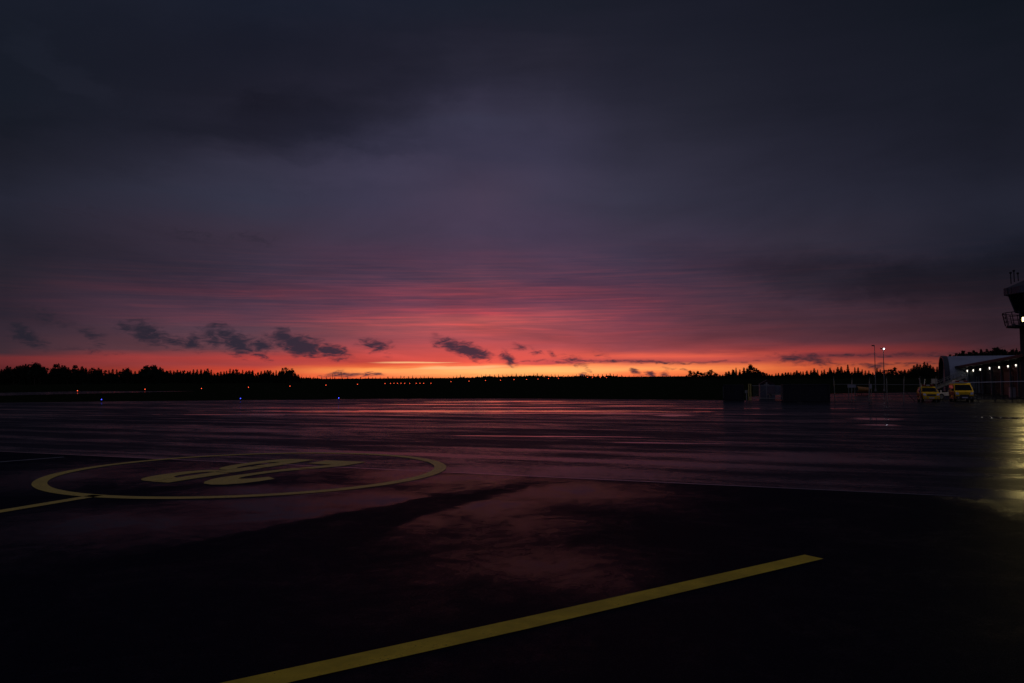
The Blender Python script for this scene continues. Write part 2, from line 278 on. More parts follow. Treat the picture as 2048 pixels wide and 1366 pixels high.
    q.put(bp.inputs['Height'], q.m('ADD', grit, q.m('MULTIPLY', q.noise(co, 140.0, 2.0), 0.6))); q.put(b.inputs['Normal'], bp.outputs[0]); q.put(df.inputs['Normal'], bp.outputs[0])
    return m

M = {}
M['apron'] = asphalt('wet_asphalt', 0.55, 0.73, (0.021, 0.0225, 0.031), True, 0.0, DAMP_FAR)
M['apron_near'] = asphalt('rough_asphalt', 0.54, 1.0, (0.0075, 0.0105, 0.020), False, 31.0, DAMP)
M['yard'] = asphalt('yard_asphalt', 0.45, 0.7, (0.04, 0.04, 0.042), False, 57.0)
M['runway'] = asphalt('runway_asphalt', 0.4, 0.6, (0.07, 0.07, 0.075), False, 77.0)
M['yellow'] = paint('yellow_line_paint', (0.82, 0.60, 0.035), 0.66, 0.55, 0.12)
M['yellow_worn'] = paint('faded_yellow_paint', (0.82, 0.61, 0.07), 0.62, 0.40, 0.22)
M['tar'] = mat('sealed_joint_tar', (0.02, 0.02, 0.02), 0.12, var=0.3, scale=2.0)
M['grass'] = mat('dark_grass', (0.016, 0.022, 0.010), 0.95, var=0.4, scale=0.6, spec=0.0)
M['leaf'] = mat('conifer_needles', (0.030, 0.042, 0.022), 0.85, var=0.35, scale=0.8, spec=0.1)
M['bark'] = mat('tree_bark', (0.07, 0.05, 0.035), 0.9, var=0.3, scale=4.0, spec=0.1)
M['galv'] = mat('galvanised_steel', (0.30, 0.30, 0.27), 0.45, 0.6, 0.2)
M['white'] = mat('white_paint', (0.72, 0.72, 0.70), 0.5, var=0.12)
M['black'] = mat('black_plastic', (0.018, 0.018, 0.02), 0.5, var=0.3)
M['rubber'] = mat('tyre_rubber', (0.02, 0.02, 0.02), 0.85, var=0.3)
M['darkmetal'] = mat('dark_steel', (0.016, 0.017, 0.022), 0.75, var=0.3, scale=2.0)
M['carpaint'] = mat('yellow_car_paint', (0.74, 0.46, 0.003), 0.45, var=0.08, scale=1.5, coat=0.0, spec=0.15)
M['orange'] = mat('orange_red_stripe', (0.20, 0.035, 0.006), 0.6, var=0.12, spec=0.15)
M['glass'] = mat('dark_window_glass', (0.008, 0.009, 0.012), 0.12, var=0.1, spec=0.04)
M['headglass'] = mat('headlamp_glass', (0.55, 0.55, 0.55), 0.08, 0.7, 0.1)
M['redlens'] = mat('unlit_beacon_lens', (0.30, 0.03, 0.015), 0.25, var=0.1)
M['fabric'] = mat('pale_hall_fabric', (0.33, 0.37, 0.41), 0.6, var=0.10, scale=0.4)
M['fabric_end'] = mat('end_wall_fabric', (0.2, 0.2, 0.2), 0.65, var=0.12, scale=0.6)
M['rim'] = mat('dark_rim_band', (0.03, 0.03, 0.035), 0.6)
M['facade'] = mat('dark_painted_panel', (0.016, 0.02, 0.024), 0.55, var=0.25, scale=0.7)
M['roofedge'] = mat('dark_red_fascia', (0.014, 0.004, 0.004), 0.7, var=0.2)
M['doorred'] = mat('dull_red_door', (0.03, 0.004, 0.004), 0.7, var=0.25)
M['steelblue'] = mat('blue_grey_column', (0.12, 0.17, 0.18), 0.5, var=0.15)
M['concrete'] = mat('tower_concrete', (0.05, 0.05, 0.053), 0.75, var=0.2, scale=0.8)
M['towerpanel'] = mat('tower_cladding', (0.07, 0.075, 0.095), 0.5, var=0.2, scale=1.0)
M['trailer'] = mat('blue_grey_tarpaulin', (0.07, 0.08, 0.12), 0.55, var=0.3, scale=1.5)
M['machine'] = mat('machine_orange', (0.5, 0.22, 0.03), 0.5, var=0.2)
M['signwhite'] = mat('pale_sign_face', (0.34, 0.34, 0.36), 0.5, var=0.08)
M['gateyellow'] = mat('dull_yellow_steel', (0.55, 0.45, 0.12), 0.5, var=0.2)
M['e_red'] = mat('lit_red_lens', (0.4, 0.05, 0.02), 0.3, emit=(1.0, 0.09, 0.03), es=3.2)
M['e_blue'] = mat('lit_blue_lens', (0.02, 0.03, 0.5), 0.3, emit=(0.05, 0.07, 1.0), es=3.6)
M['e_white'] = mat('lit_wall_lamp', (0.8, 0.8, 0.8), 0.3, emit=(1.0, 0.92, 0.78), es=2.2)
M['e_pole'] = mat('lit_pole_lamp', (0.8, 0.8, 0.8), 0.3, emit=(0.82, 0.84, 1.0), es=8.0)
M['e_flood'] = mat('lit_floodlight_glass', (0.8, 0.8, 0.8), 0.3, emit=(1.0, 0.80, 0.30), es=60.0)

# ------------------------------------------------------------------ mesh builder
class MB:
    def __init__(s): s.v = []; s.f = []
    def add(s, vs, fs):
        o = len(s.v); s.v += [tuple(p) for p in vs]; s.f += [tuple(i + o for i in f) for f in fs]; return s
    def box(s, c, sz, mtx=None):
        x, y, z = (q / 2 for q in sz); c = Vector(c)
        vs = [Vector((i * x, j * y, l * z)) for i in (-1, 1) for j in (-1, 1) for l in (-1, 1)]
        if mtx: vs = [mtx @ v for v in vs]
        return s.add([v + c for v in vs], [(0, 1, 3, 2), (4, 6, 7, 5), (0, 4, 5, 1), (2, 3, 7, 6), (0, 2, 6, 4), (1, 5, 7, 3)])
    def tube(s, a, b, r, r2=None, n=8, cap=True):
        a, b = Vector(a), Vector(b); r2 = r if r2 is None else r2
        d = (b - a).normalized(); u = d.orthogonal().normalized(); w = d.cross(u)
        vs = [p + (u * math.cos(2 * math.pi * i / n) + w * math.sin(2 * math.pi * i / n)) * q for p, q in ((a, r), (b, r2)) for i in range(n)]
        fs = [(i, (i + 1) % n, n + (i + 1) % n, n + i) for i in range(n)]
        if cap: fs += [tuple(range(n))[::-1], tuple(range(n, 2 * n))]
        return s.add(vs, fs)
    def path(s, pts, r, n=6):
        for a, b in zip(pts, pts[1:]): s.tube(a, b, r, n=n)
        return s
    def poly(s, pts): return s.add(pts, [tuple(range(len(pts)))])
    def prism(s, pts, z0, z1):               # outline in plan, from z0 to z1
        n = len(pts); vs = [(p[0], p[1], z0) for p in pts] + [(p[0], p[1], z1) for p in pts]
        return s.add(vs, [(i, (i + 1) % n, n + (i + 1) % n, n + i) for i in range(n)] + [tuple(range(n))[::-1], tuple(range(n, 2 * n))])
    def frustum(s, p0, z0, p1, z1):
        n = len(p0); vs = [(p[0], p[1], z0) for p in p0] + [(p[0], p[1], z1) for p in p1]
        return s.add(vs, [(i, (i + 1) % n, n + (i + 1) % n, n + i) for i in range(n)] + [tuple(range(n))[::-1], tuple(range(n, 2 * n))])
    def ball(s, c, r, nu=10, nv=6, sz=1.0):
        c = Vector(c); vs = [c + Vector((0, 0, r * sz))]
        for j in range(1, nv):
            t = math.pi * j / nv
            vs += [c + Vector((r * math.sin(t) * math.cos(2 * math.pi * i / nu), r * math.sin(t) * math.sin(2 * math.pi * i / nu), r * sz * math.cos(t))) for i in range(nu)]
        vs.append(c - Vector((0, 0, r * sz))); L = len(vs) - 1; fs = []
        for i in range(nu):
            fs.append((0, 1 + i, 1 + (i + 1) % nu)); fs.append((L, 1 + (nv - 2) * nu + (i + 1) % nu, 1 + (nv - 2) * nu + i))
            for j in range(nv - 2):
                a = 1 + j * nu; fs.append((a + i, a + nu + i, a + nu + (i + 1) % nu, a + (i + 1) % nu))
        return s.add(vs, fs)
    def build(s, name, material, parent=None, bevel=0.0, smooth=False, fixn=True):
        me = bpy.data.meshes.new(name); me.from_pydata(s.v, [], s.f); me.update()
        if fixn or bevel:
            bm = bmesh.new(); bm.from_mesh(me)
            if fixn: bmesh.ops.recalc_face_normals(bm, faces=bm.faces)
            if bevel: bmesh.ops.bevel(bm, geom=[e for e in bm.edges if len(e.link_faces) == 2 and e.calc_face_angle(0) > 0.35], offset=bevel, segments=2, affect='EDGES', profile=0.6)
            bm.to_mesh(me); bm.free()
        if smooth:
            for p in me.polygons: p.use_smooth = True
        me.materials.append(M[material] if isinstance(material, str) else material)
        o = bpy.data.objects.new(name, me); COL.objects.link(o)
        if parent: o.parent = parent
        return o
def tag(o, label, cat, group=None, kind=None):
    if label: o['label'] = label
    if cat: o['category'] = cat
    if group: o['group'] = group
    if kind: o['kind'] = kind
    return o
def thing(name, loc, label, cat, rz=0.0, group=None):
    o = bpy.data.objects.new(name, None); COL.objects.link(o); o.empty_display_size = 0.3
    o.location = loc; o.rotation_euler = (0, 0, rz)
    return tag(o, label, cat, group)
def copy_tree(o, parent=None):
    c = o.copy(); COL.objects.link(c)
    if parent: c.parent = parent
    for ch in list(o.children): copy_tree(ch, c)
    return c
def structure(o, label=None):
    o['kind'] = 'structure'
    if label: o['label'] = label
    return o

# ------------------------------------------------------------------ ground
def rise(D): return 2.6 * min(max((D - 230) / 420, 0.0), 1.0)
ys = [-120, -40, 20, 60, 90, 120, 150, 180, 205, 230, 260, 300, 350, 400, 450, 500, 560, 620, 650, 800, 1100, 1600, 2600, 6000]
xs = [-6000, -2500, -1200, -700, -450, -300, -200, -120, -60, 0, 60, 120, 200, 300, 450, 700, 1200, 2500, 6000]
g = MB(); g.add([(x, y, rise(y) - 0.035) for y in ys for x in xs], [(j * len(xs) + i, j * len(xs) + i + 1, (j + 1) * len(xs) + i + 1, (j + 1) * len(xs) + i) for j in range(len(ys) - 1) for i in range(len(xs) - 1)])
structure(g.build('grass_ground', 'grass', fixn=False), 'black unlit grass field between the wet apron and the trees')

def sheet(pts, z): return MB().poly([(p[0], p[1], z) for p in pts])
E_ = [ground(-700, 812), ground(0, 805.5), ground(260, 802.5), ground(520, 800), ground(760, 797.5), ground(1000, 797), ground(1260, 798.6), ground(1520, 801), ground(1700, 803), ground(1900, 804.3), ground(2400, 808)]
apron = sheet([(-160, -60), (150, -60)] + [(p.x, p.y) for p in E_[::-1]], 0.0).build('apron', 'apron', fixn=False)
structure(apron, 'wet asphalt airport apron reflecting the red sunset')
# nearer lane of rough, newer asphalt in front of the straight joint
dl = (LB - LA).normalized(); nl = Vector((-dl.y, dl.x, 0))
p0, p1 = LA - dl * 60, LB + dl * 60
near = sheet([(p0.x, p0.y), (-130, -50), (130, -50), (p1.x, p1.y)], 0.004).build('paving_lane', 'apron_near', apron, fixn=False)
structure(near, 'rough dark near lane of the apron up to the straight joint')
j = MB().poly([(p0 - nl * .05).to_tuple()[:2] + (0.008,), (p1 - nl * .05).to_tuple()[:2] + (0.008,), (p1 + nl * .05).to_tuple()[:2] + (0.008,), (p0 + nl * .05).to_tuple()[:2] + (0.008,)])
j.build('paving_joint', 'tar', apron, fixn=False)
# added hump in the paving, tilted so its far side mirrors the lowest glow
sw0, sw1 = ground(-500, 833.5), ground(1900, 822.5); sdr = (sw1 - sw0).normalized(); snr = Vector((-sdr.y, sdr.x, 0)); g = MB()
for i in range(61):
    c = sw0 + (sw1 - sw0) * (i / 60); hgt = 0.062 * min(1.0, i / 8, (60 - i) / 14) * (0.86 + 0.14 * math.sin(i * 0.9) * math.cos(i * 0.37))
    for o_, z_ in ((-13, 0.003), (-8, hgt * .35), (-3.2, hgt * .9), (-1.2, hgt), (0.5, hgt * .93), (4.4, hgt * .18), (6.5, 0.003)):
        p = c + snr * o_; g.v.append((p.x, p.y, max(z_, 0.003)))
    if i: g.f += [((i - 1) * 7 + q_, i * 7 + q_, i * 7 + q_ + 1, (i - 1) * 7 + q_ + 1) for q_ in range(6)]
g.build('added_paving_hump', 'apron', apron, smooth=True, fixn=False)
yard_pts = [ground(x, y) for x, y in ((1497, 800.6), (1700, 802.9), (1900, 804.2), (2500, 809))]
yf = [ground(x, y) for x, y in ((2500, 786), (2048, 783), (1860, 784), (1690, 787), (1560, 790), (1497, 794))]
structure(sheet([(p.x, p.y + (.02 if i < 4 else 0)) for i, p in enumerate(yard_pts + yf)], 0.002).build('yard_road', 'yard', fixn=False), 'paved yard behind the wire fence, lit yellow near the tower')
# runway: a pale strip that runs away to the right
rv = ray(1676, 757).normalized(); rd = Vector((rv.x, rv.y, 0)).normalized(); rn = Vector((rd.y, -rd.x, 0))
ra = ground(0, 791.5); rb = ground(0, 785.8)
wd_ = abs((rb - ra).dot(rn)); g = MB(); N = 9
for i in range(N):
    t = -60 + i * 14; a = ra + rd * t; b_ = a - rn * wd_
    g.v += [(a.x, a.y, rise(a.y) + 0.02), (b_.x, b_.y, rise(b_.y) + 0.02)]
    if i: g.f.append((2 * i - 2, 2 * i - 1, 2 * i + 1, 2 * i))
structure(g.build('runway', 'runway', fixn=False), 'grey runway strip running away beyond the dark grass')

# ------------------------------------------------------------------ painted markings
Z1 = 0.012
CC = Vector((0, 0, 0)); ring_px = [(69, 969.1), (123.2, 986.7), (225.8, 996.9), (299, 998.1), (98.3, 950), (145.2, 939.1), (196.5, 930.3), (255, 924), (640, 905.4), (713.2, 905.8), (771.8, 908.7), (830.4, 914.9), (874.4, 925.2), (887.2, 935.4), (874.4, 947.9), (830.4, 960), (771.8, 971.3), (698.6, 981.1), (640, 985.9), (350, 998.1), (452.5, 997.4), (555, 991.1), (350, 917.1), (437.9, 911.7), (525.8, 907.6), (613.7, 905.1)]
rp = [ground(*q) for q in ring_px]
import numpy as np
A_ = np.array([[2 * p.x, 2 * p.y, 1] for p in rp]); B_ = np.array([p.x ** 2 + p.y ** 2 for p in rp])
s_ = np.linalg.lstsq(A_, B_, rcond=None)[0]; CX, CY = float(s_[0]), float(s_[1]); RR = math.sqrt(float(s_[2]) + CX * CX + CY * CY)
print('RING', CX, CY, RR)
g = MB(); n = 128; w_ = 0.36
for i in range(n):
    t = 2 * math.pi * i / n
    g.v += [(CX + RR * math.cos(t), CY + RR * math.sin(t), Z1), (CX + (RR - w_) * math.cos(t), CY + (RR - w_) * math.sin(t), Z1)]
    g.f.append((2 * i, (2 * i + 2) % (2 * n), (2 * i + 3) % (2 * n), 2 * i + 1))
g.build('circle_marking', 'yellow_worn', apron, fixn=False)['label'] = 'faded yellow painted stand circle around the characters 2B'
def band(a, b, wa, wb=None, cut=None):
    a, b = Vector((a.x, a.y, Z1)), Vector((b.x, b.y, Z1)); dd = (b - a).normalized(); nn = Vector((-dd.y, dd.x, 0)); wb = wb or wa
    return MB().poly([a - nn * wa / 2, b - nn * wb / 2, b + nn * wb / 2, a + nn * wa / 2])
q = [ground(*p) for p in ((300, 1400), (452, 1366), (1055, 1235), (1609, 1110.8), (1647, 1119), (1055, 1259.6), (584.6, 1366), (440, 1400))]
ml = MB().poly([(p.x, p.y, Z1) for p in q]).build('line_marking', 'yellow', apron, fixn=False)
ml['label'] = 'broad yellow painted line across the near dark asphalt'
band(ground(-140, 1047), ground(196, 991), 0.34).build('line_marking', 'yellow_worn', apron, fixn=False)['label'] = 'yellow lead-in line running into the circle from the left edge'
band(ground(-60, 929), ground(128, 914.5), 0.18).build('line_marking', 'galv', apron, fixn=False)['label'] = 'thin pale line behind the circle at the left edge'
# the stand number 2B, stencilled with thin bridges, read from the far side of the circle
S0 = ground(627.9, 920.3); S1 = ground(336.2, 966); dn = (S1 - S0); LH = dn.length; dn = dn / LH
rt = Vector((dn.y, -dn.x, 0)); rt = -rt if rt.dot(Vector((-1, 0.4, 0))) < 0 else rt
def lp(x, y): v = S0 + rt * x + dn * (y * LH / 6.26); return (v.x, v.y, Z1)
def strip(outer, inner):
    g = MB()
    for o_, i_ in zip(outer, inner): g.v += [lp(*o_), lp(*i_)]
    for i in range(len(outer) - 1): g.f.append((2 * i, 2 * i + 2, 2 * i + 3, 2 * i + 1))
    return g
def bowl(y0, y1, xo, hi0, hi1, xi, n=14):
    o_, i_ = [], []
    for i in range(n + 1):
        t = -math.pi / 2 + math.pi * i / n; c, s = abs(math.cos(t)) ** 0.75, math.copysign(abs(math.sin(t)) ** 0.9, math.sin(t))
        o_.append((0.64 + (xo - 0.64) * c, (y0 + y1) / 2 + (y1 - y0) / 2 * s)); i_.append((0.64 + (xi - 0.64) * c, (hi0 + hi1) / 2 + (hi1 - hi0) / 2 * s))
    return strip(o_, i_)
lt = MB()
for a, b in ((-0.02, 2.34), (2.42, 3.84), (3.92, 6.24)): lt.poly([lp(0, a), lp(0.61, a), lp(0.61, b), lp(0, b)])
for b_ in (bowl(3.44, 6.2, 1.62, 3.88, 5.3, 1.04), bowl(-0.04, 3.38, 1.50, 0.95, 2.85, 0.97)): lt.add(b_.v, b_.f)
two = strip([(-2.16, 4.62), (-2.12, 5.2), (-1.98, 5.7), (-1.72, 6.05), (-1.40, 6.17), (-1.05, 6.08), (-0.76, 5.75), (-0.56, 5.25), (-0.50, 4.85), (-0.58, 4.2), (-0.70, 3.3), (-0.95, 2.28)],
            [(-1.70, 4.32), (-1.62, 4.55), (-1.52, 4.74), (-1.42, 4.86), (-1.32, 4.93), (-1.22, 4.94), (-1.13, 4.88), (-1.06, 4.7), (-1.02, 4.5), (-1.01, 4.0), (-1.14, 3.2), (-1.52, 2.32)])
lt.add(two.v, two.f)
lt.poly([lp(-1.58, 2.22), lp(-1.88, 1.62), lp(-2.06, 1.2), lp(-2.06, 0.6), lp(-1.52, 0.62), lp(-1.50, 1.08), lp(-1.28, 1.72), lp(-1.02, 2.16)])
lt.poly([lp(-2.06, 0.595), lp(-2.06, -0.03), lp(-0.48, -0.03), lp(-0.48, 1.0), lp(-1.495, 1.06), lp(-1.515, 0.615)])
lt.build('number_marking', 'yellow_worn', apron, fixn=False)['label'] = 'large stencilled yellow 2B inside the painted circle'

# ------------------------------------------------------------------ trees
rnd = random.Random(7)
def quad(g, c, u, v): g.add([c - u - v, c + u - v, c + u + v, c - u + v], [(0, 1, 2, 3)])
def rdir(r): 
    z = r.uniform(-1, 1); t = r.uniform(0, 2 * math.pi); s = math.sqrt(1 - z * z); return Vector((s * math.cos(t), s * math.sin(t), z))
def spruce(seed, slim):                       # 10 m tall model trees
    r = random.Random(seed); g = MB(); z = 0.9
    while z < 9.9:
        f = (10 - z) / 9.0; L = slim * (0.12 + f ** 0.8) * r.uniform(0.72, 1.15); nb = 5 + int(5 * f); a0 = r.uniform(0, 6.28)
        for i in range(nb):
            a = a0 + 2 * math.pi * i / nb + r.uniform(-.25, .25); l = L * r.uniform(0.6, 1.12); dr = Vector((math.cos(a), math.sin(a), -0.28 - 0.25 * f)); sd = Vector((-math.sin(a), math.cos(a), 0))
            for t in (0.3, 0.62, 0.92):
                w = l * 0.30 * (1.15 - t); c = Vector((0, 0, z)) + dr * l * t
                quad(g, c + Vector((0, 0, r.uniform(-.08, .08))), dr * l * 0.2, sd * w); quad(g, c - Vector((0, 0, .14)), dr * l * 0.17, Vector((0, 0, 1)) * (0.16 + .10 * f))
        z += r.uniform(0.26, 0.42) + 0.12 * f
    g.tube((0, 0, 9.0), (0, 0, 10), 0.09, 0.01, 4)
    return g
def roundtree(seed, wid, low):                # birch or pine with a ragged crown
    r = random.Random(seed); g = MB()
    for i in range(r.randint(15, 20)):
        f = r.uniform(0, 1); zc = low + (9.0 - low) * f; rad = wid * (math.sin(math.pi * (0.18 + 0.72 * f)) ** 0.8) * r.uniform(0.15, 0.85); a = r.uniform(0, 6.28)
        c = Vector((rad * math.cos(a), rad * math.sin(a), zc)); cr = r.uniform(0.55, 1.1)
        for q in range(30):
            p = c + rdir(r) * cr * r.uniform(0.3, 1.0) * Vector((1, 1, 0.8)).length / 1.6; u = rdir(r) * r.uniform(0.14, 0.3); quad(g, p, u, u.cross(rdir(r)).normalized() * r.uniform(0.12, 0.26))
    for q in range(14):
        p = Vector((r.uniform(-.5, .5), r.uniform(-.5, .5), r.uniform(8.8, 10))); u = rdir(r) * .25; quad(g, p, u, u.cross(rdir(r)).normalized() * .2)
    return g
def trunk(seed, leader):
    r = random.Random(seed); g = MB(); p = Vector((0, 0, -0.3)); rad = 0.17
    for i in range(4):
        q = p + Vector((r.uniform(-.12, .12), r.uniform(-.12, .12), (leader + .3) / 4)); g.tube(p, q, rad, rad * .72, 6, cap=False); p, rad = q, rad * .72
        if i: 
            for s in range(2): a = r.uniform(0, 6.28); g.tube(p, p + Vector((math.cos(a) * 1.1, math.sin(a) * 1.1, 0.8)), rad * .5, rad * .15, 4, cap=False)
    return g
def tree_proto(kind, seed, *a):
    t = bpy.data.objects.new(kind, None); COL.objects.link(t)
    (spruce if kind == 'spruce_tree' else roundtree)(seed, *a).build('crown', 'leaf', t, fixn=False)
    trunk(seed + 50, 9.2 if kind == 'spruce_tree' else 7.6).build('trunk', 'bark', t, fixn=False)
    return t
SPR = [tree_proto('spruce_tree', i, s) for i, s in enumerate((1.5, 1.9, 1.2, 2.3, 1.7))]
RND = [tree_proto('leafy_tree', 20 + i, w, l) for i, (w, l) in enumerate(((2.0, 2.6), (2.5, 2.2), (1.6, 3.2), (2.9, 2.4)))]
used = set()
def plant(x, ytop, D, kind, label, group):
    pr = rnd.choice(SPR if kind == 's' else RND); o = pr
    if pr in used: o = copy_tree(pr)
    used.add(pr)
    b = at(x, 700, D); zt = at(x, ytop, D).z; zb = rise(D) - 0.05; h = max(zt - zb, 2.5); s = h / 10.0; w = rnd.uniform(1.2, 1.75) * max(s, 0.62) * (0.5 if D > 900 else 1.0)
    o.location = (b.x, D, zb); o.scale = (w, w, s); o.rotation_euler = (0, 0, rnd.uniform(0, 6.28))
    tag(o, label, 'tree', group)
def interp(P, x):
    if x <= P[0][0]: return P[0][1]
    for (a, b), (c, d_) in zip(P, P[1:]):
        if x <= c: return b + (d_ - b) * (x - a) / (c - a)
    return P[-1][1]
TL = [(-60, 736), (0, 738), (15, 733), (30, 733), (45, 731), (55, 728), (70, 727), (85, 729), (92, 737), (103, 737), (110, 729), (125, 727.5), (134, 731), (140, 736), (150, 733), (160, 734), (172, 733), (180, 739), (195, 736), (203, 733), (208, 741), (225, 739), (227, 737), (240, 743), (255, 733), (270, 743), (277, 740), (290, 734), (303, 731), (312, 734), (330, 736), (345, 739), (370, 738), (400, 739), (410, 737.5), (425, 741), (445, 744), (455, 738), (468, 736.5), (480, 741), (488, 739), (500, 738), (505, 739), (513, 748), (520, 743), (530, 740), (545, 741), (560, 738), (572, 737), (585, 739), (593, 744), (600, 752), (610, 751), (620, 754), (633, 750), (650, 755)]
TC = [(600, 752), (650, 755), (700, 756), (740, 755), (780, 754.5), (840, 753.5), (860, 753), (868, 757), (900, 755), (920, 751), (940, 753), (965, 750), (1000, 750.5), (1030, 749.5), (1068, 748.5), (1100, 750), (1135, 750.5), (1170, 748), (1200, 750.5), (1220, 748), (1245, 751), (1270, 753.5), (1290, 756), (1310, 757), (1330, 755), (1345, 753), (1360, 752.5), (1378, 749), (1400, 750)]
TR = [(1340, 755), (1360, 752.5), (1370, 751), (1378, 743), (1390, 741), (1400, 744), (1420, 740), (1430, 743), (1440, 748), (1450, 743), (1463, 738), (1467, 730.5), (1475, 741), (1480, 733), (1490, 738), (1498, 730), (1505, 735), (1517, 738), (1538, 747), (1559, 744), (1580, 742.5), (1587, 745), (1594, 736.5), (1606, 745), (1616, 741), (1627, 734.5), (1636, 741), (1645, 738), (1653, 743), (1661, 732.6), (1668, 741), (1674, 733), (1682, 730), (1688, 738), (1694, 729), (1702, 741), (1710, 734.5), (1717.6, 733), (1726, 741), (1734, 738), (1744, 742), (1755, 733.5), (1767, 738), (1787, 736.5), (1808, 739.5), (1823, 732), (1832, 727.6), (1844, 726), (1851, 721.6), (1858.6, 724.6), (1867.5, 733.5), (1880, 736)]
TH = [(1885, 712), (1902, 708), (1910, 708), (1918, 704), (1927, 696), (1933, 704), (1939, 699), (1945, 703), (1951, 698), (1957, 704), (1962.6, 695), (1968, 702), (1974.5, 698), (1980, 702), (1986, 693.5), (1992, 698), (1998, 691), (2002, 698), (2005.6, 691), (2011, 697), (2016, 695), (2020, 703), (2023.5, 692), (2029, 700), (2034, 693.5), (2040, 701), (2060, 697), (2090, 690)]
def peaks(P, x0, x1, step, D0, D1, kinds, label, group):
    x = x0
    while x < x1:
        y = interp(P, x)
        kind = kinds(x)
        plant(x, y + (rnd.uniform(-1.6, 1.6) - 1.6 if D0 > 900 else rnd.uniform(-2.6, 3.4)), rnd.uniform(D0, D1), kind, label, group)
        x += step * rnd.uniform(0.75, 1.25)
ks = lambda x: 's' if rnd.random() < 0.8 else 'r'
kl = lambda x: 'r' if rnd.random() < .6 and (40 < x < 135 or 285 < x < 320 or 540 < x < 595 or 250 < x < 262) else ks(x)
kr = lambda x: 'r' if (1374 < x < 1442 or 1494 < x < 1532 or 1760 < x < 1800) else 's'
peaks(TL, -50, 600, 6.6, 425, 470, kl, 'black tree in the tall left treeline beyond the runway', 'trees of the left treeline')
peaks(TC, 604, 1375, 8.2, 1050, 1150, ks, 'tiny black tree on the far skyline under the brightest glow', 'trees on the far skyline')
peaks(TR, 1372, 1880, 6.8, 425, 470, kr, 'black tree in the right treeline between the glow and the hall', 'trees of the right treeline')
peaks(TH, 1893, 2085, 7.4, 300, 330, lambda x: 's', 'dark tree showing above the ridge of the arched hall', 'trees behind the arched hall')
def woods(P, x0, x1, D, rows, drop, step, name, label):
    r = random.Random(int(x0)); g = MB()
    for k_ in range(rows):
        x = x0; Dk = D + k_ * 9
        while x < x1:
            b = at(x, 700, Dk); zb = rise(Dk) - 0.1; top = at(x, interp(P, x) + drop * r.uniform(0.7, 1.6), Dk).z; top = max(top, zb + 1.8); h = top - zb
            wr = max(step * Dk / F * r.uniform(0.55, 0.9), 0.5); n_ = 7
            for i in range(n_):
                f = i / n_; c = Vector((b.x, Dk, zb + h * f)); rr = wr * (1.05 - f) ** 0.7
                for a in range(5):
                    t = a * 1.257 + i + r.uniform(-.4, .4); dr = Vector((math.cos(t), math.sin(t), -0.15)); p = c + dr * rr * .55
                    quad(g, p + Vector((0, 0, h / n_ * .5)), dr * rr * .6, Vector((-dr.y * .5, dr.x * .5, 1)).normalized() * h / n_ * r.uniform(.6, .95))
            x += step * r.uniform(0.7, 1.2)
    tag(g.build(name, 'leaf', fixn=False), label, None, kind='stuff')
woods(TL, -90, 604, 480, 3, 7.5, 6.5, 'woods', 'dense black mass of forest behind the left treeline')
woods(TC, 590, 1390, 1160, 3, 2.6, 4.5, 'woods', 'far low black forest along the horizon')
woods(TR, 1355, 1900, 480, 3, 10.0, 6.5, 'woods', 'dense black mass of forest behind the right treeline')
woods(TH, 1885, 2100, 335, 3, 8.0, 6.5, 'woods', 'dark forest mass behind the arched hall')

# ------------------------------------------------------------------ runway and taxiway lights
def airlight(name, p, base, r, lens, label, group, cat='light'):
    t = thing(name, (p.x, p.y, base), label, cat, 0, group)
    h = p.z - base
    MB().tube((0, 0, -.03), (0, 0, max(h - r, 0.05)), 0.035, 0.03, 8).tube((0, 0, -.03), (0, 0, 0.02), 0.12, n=10).tube((0, 0, max(h - r * 1.1, .04)), (0, 0, max(h - r * .75, .06)), r * .7, r * .8, 10).build('stem', 'darkmetal', t)
    MB().ball((0, 0, h), r, 10, 7, 1.15).build('lens', lens, t, smooth=True)
    return t
EDGE = [(155, 781.5), (290, 778.5), (403, 777), (497, 775.5), (580, 774), (652, 772), (715, 770), (770, 768), (902, 763.5), (938, 762.3), (971, 761), (1001, 760.5), (1028, 759.3), (1053, 758.7), (1076, 758), (1097, 757.2), (1117, 756.4)]
for x, y in EDGE:
    nn_ = 15625 / (1676 - x); D = 200 * nn_ / 10.27
    p = at(x, y, D); base = rise(D) + 0.0
    if p.z < base + .3: p.z = base + .3
    airlight('runway_edge_light', p, base, 0.00022 * D + .05, 'e_red', 'lit red runway edge light in the receding row before the forest', 'red runway edge lights')
for x in (781, 788, 795, 802, 809.5, 819.5, 832.5, 840, 847.5, 862):
    D = 345; p = at(x, 766.6, D); airlight('approach_light', p, rise(D), 0.12, 'e_red', 'lit red light in the tight level row of ten', 'level row of red approach lights')
for x, y in ((1175, 754.8), (1185, 755), (1200.5, 755.3), (1213, 755.4)):
    D = 640; p = at(x, y, D); airlight('approach_light', p, rise(D), 0.20, 'e_red', 'faint red light in the separate group of four farther right', 'far group of four red lights')
for (x, y), lb in zip(((203, 799), (481, 797), (677.5, 796)), ('blue taxiway light farthest from the red glow at the apron edge', 'blue taxiway light in the middle of the three at the apron edge', 'small blue taxiway light nearest the red glow at the apron edge')):
    D = (CH - 0.34) * F / (y - (757 - 0.00698 * (x - 1024))); p = at(x, y, D); airlight('taxiway_light', p, 0.0, 0.06, 'e_blue', lb, 'blue taxiway lights')
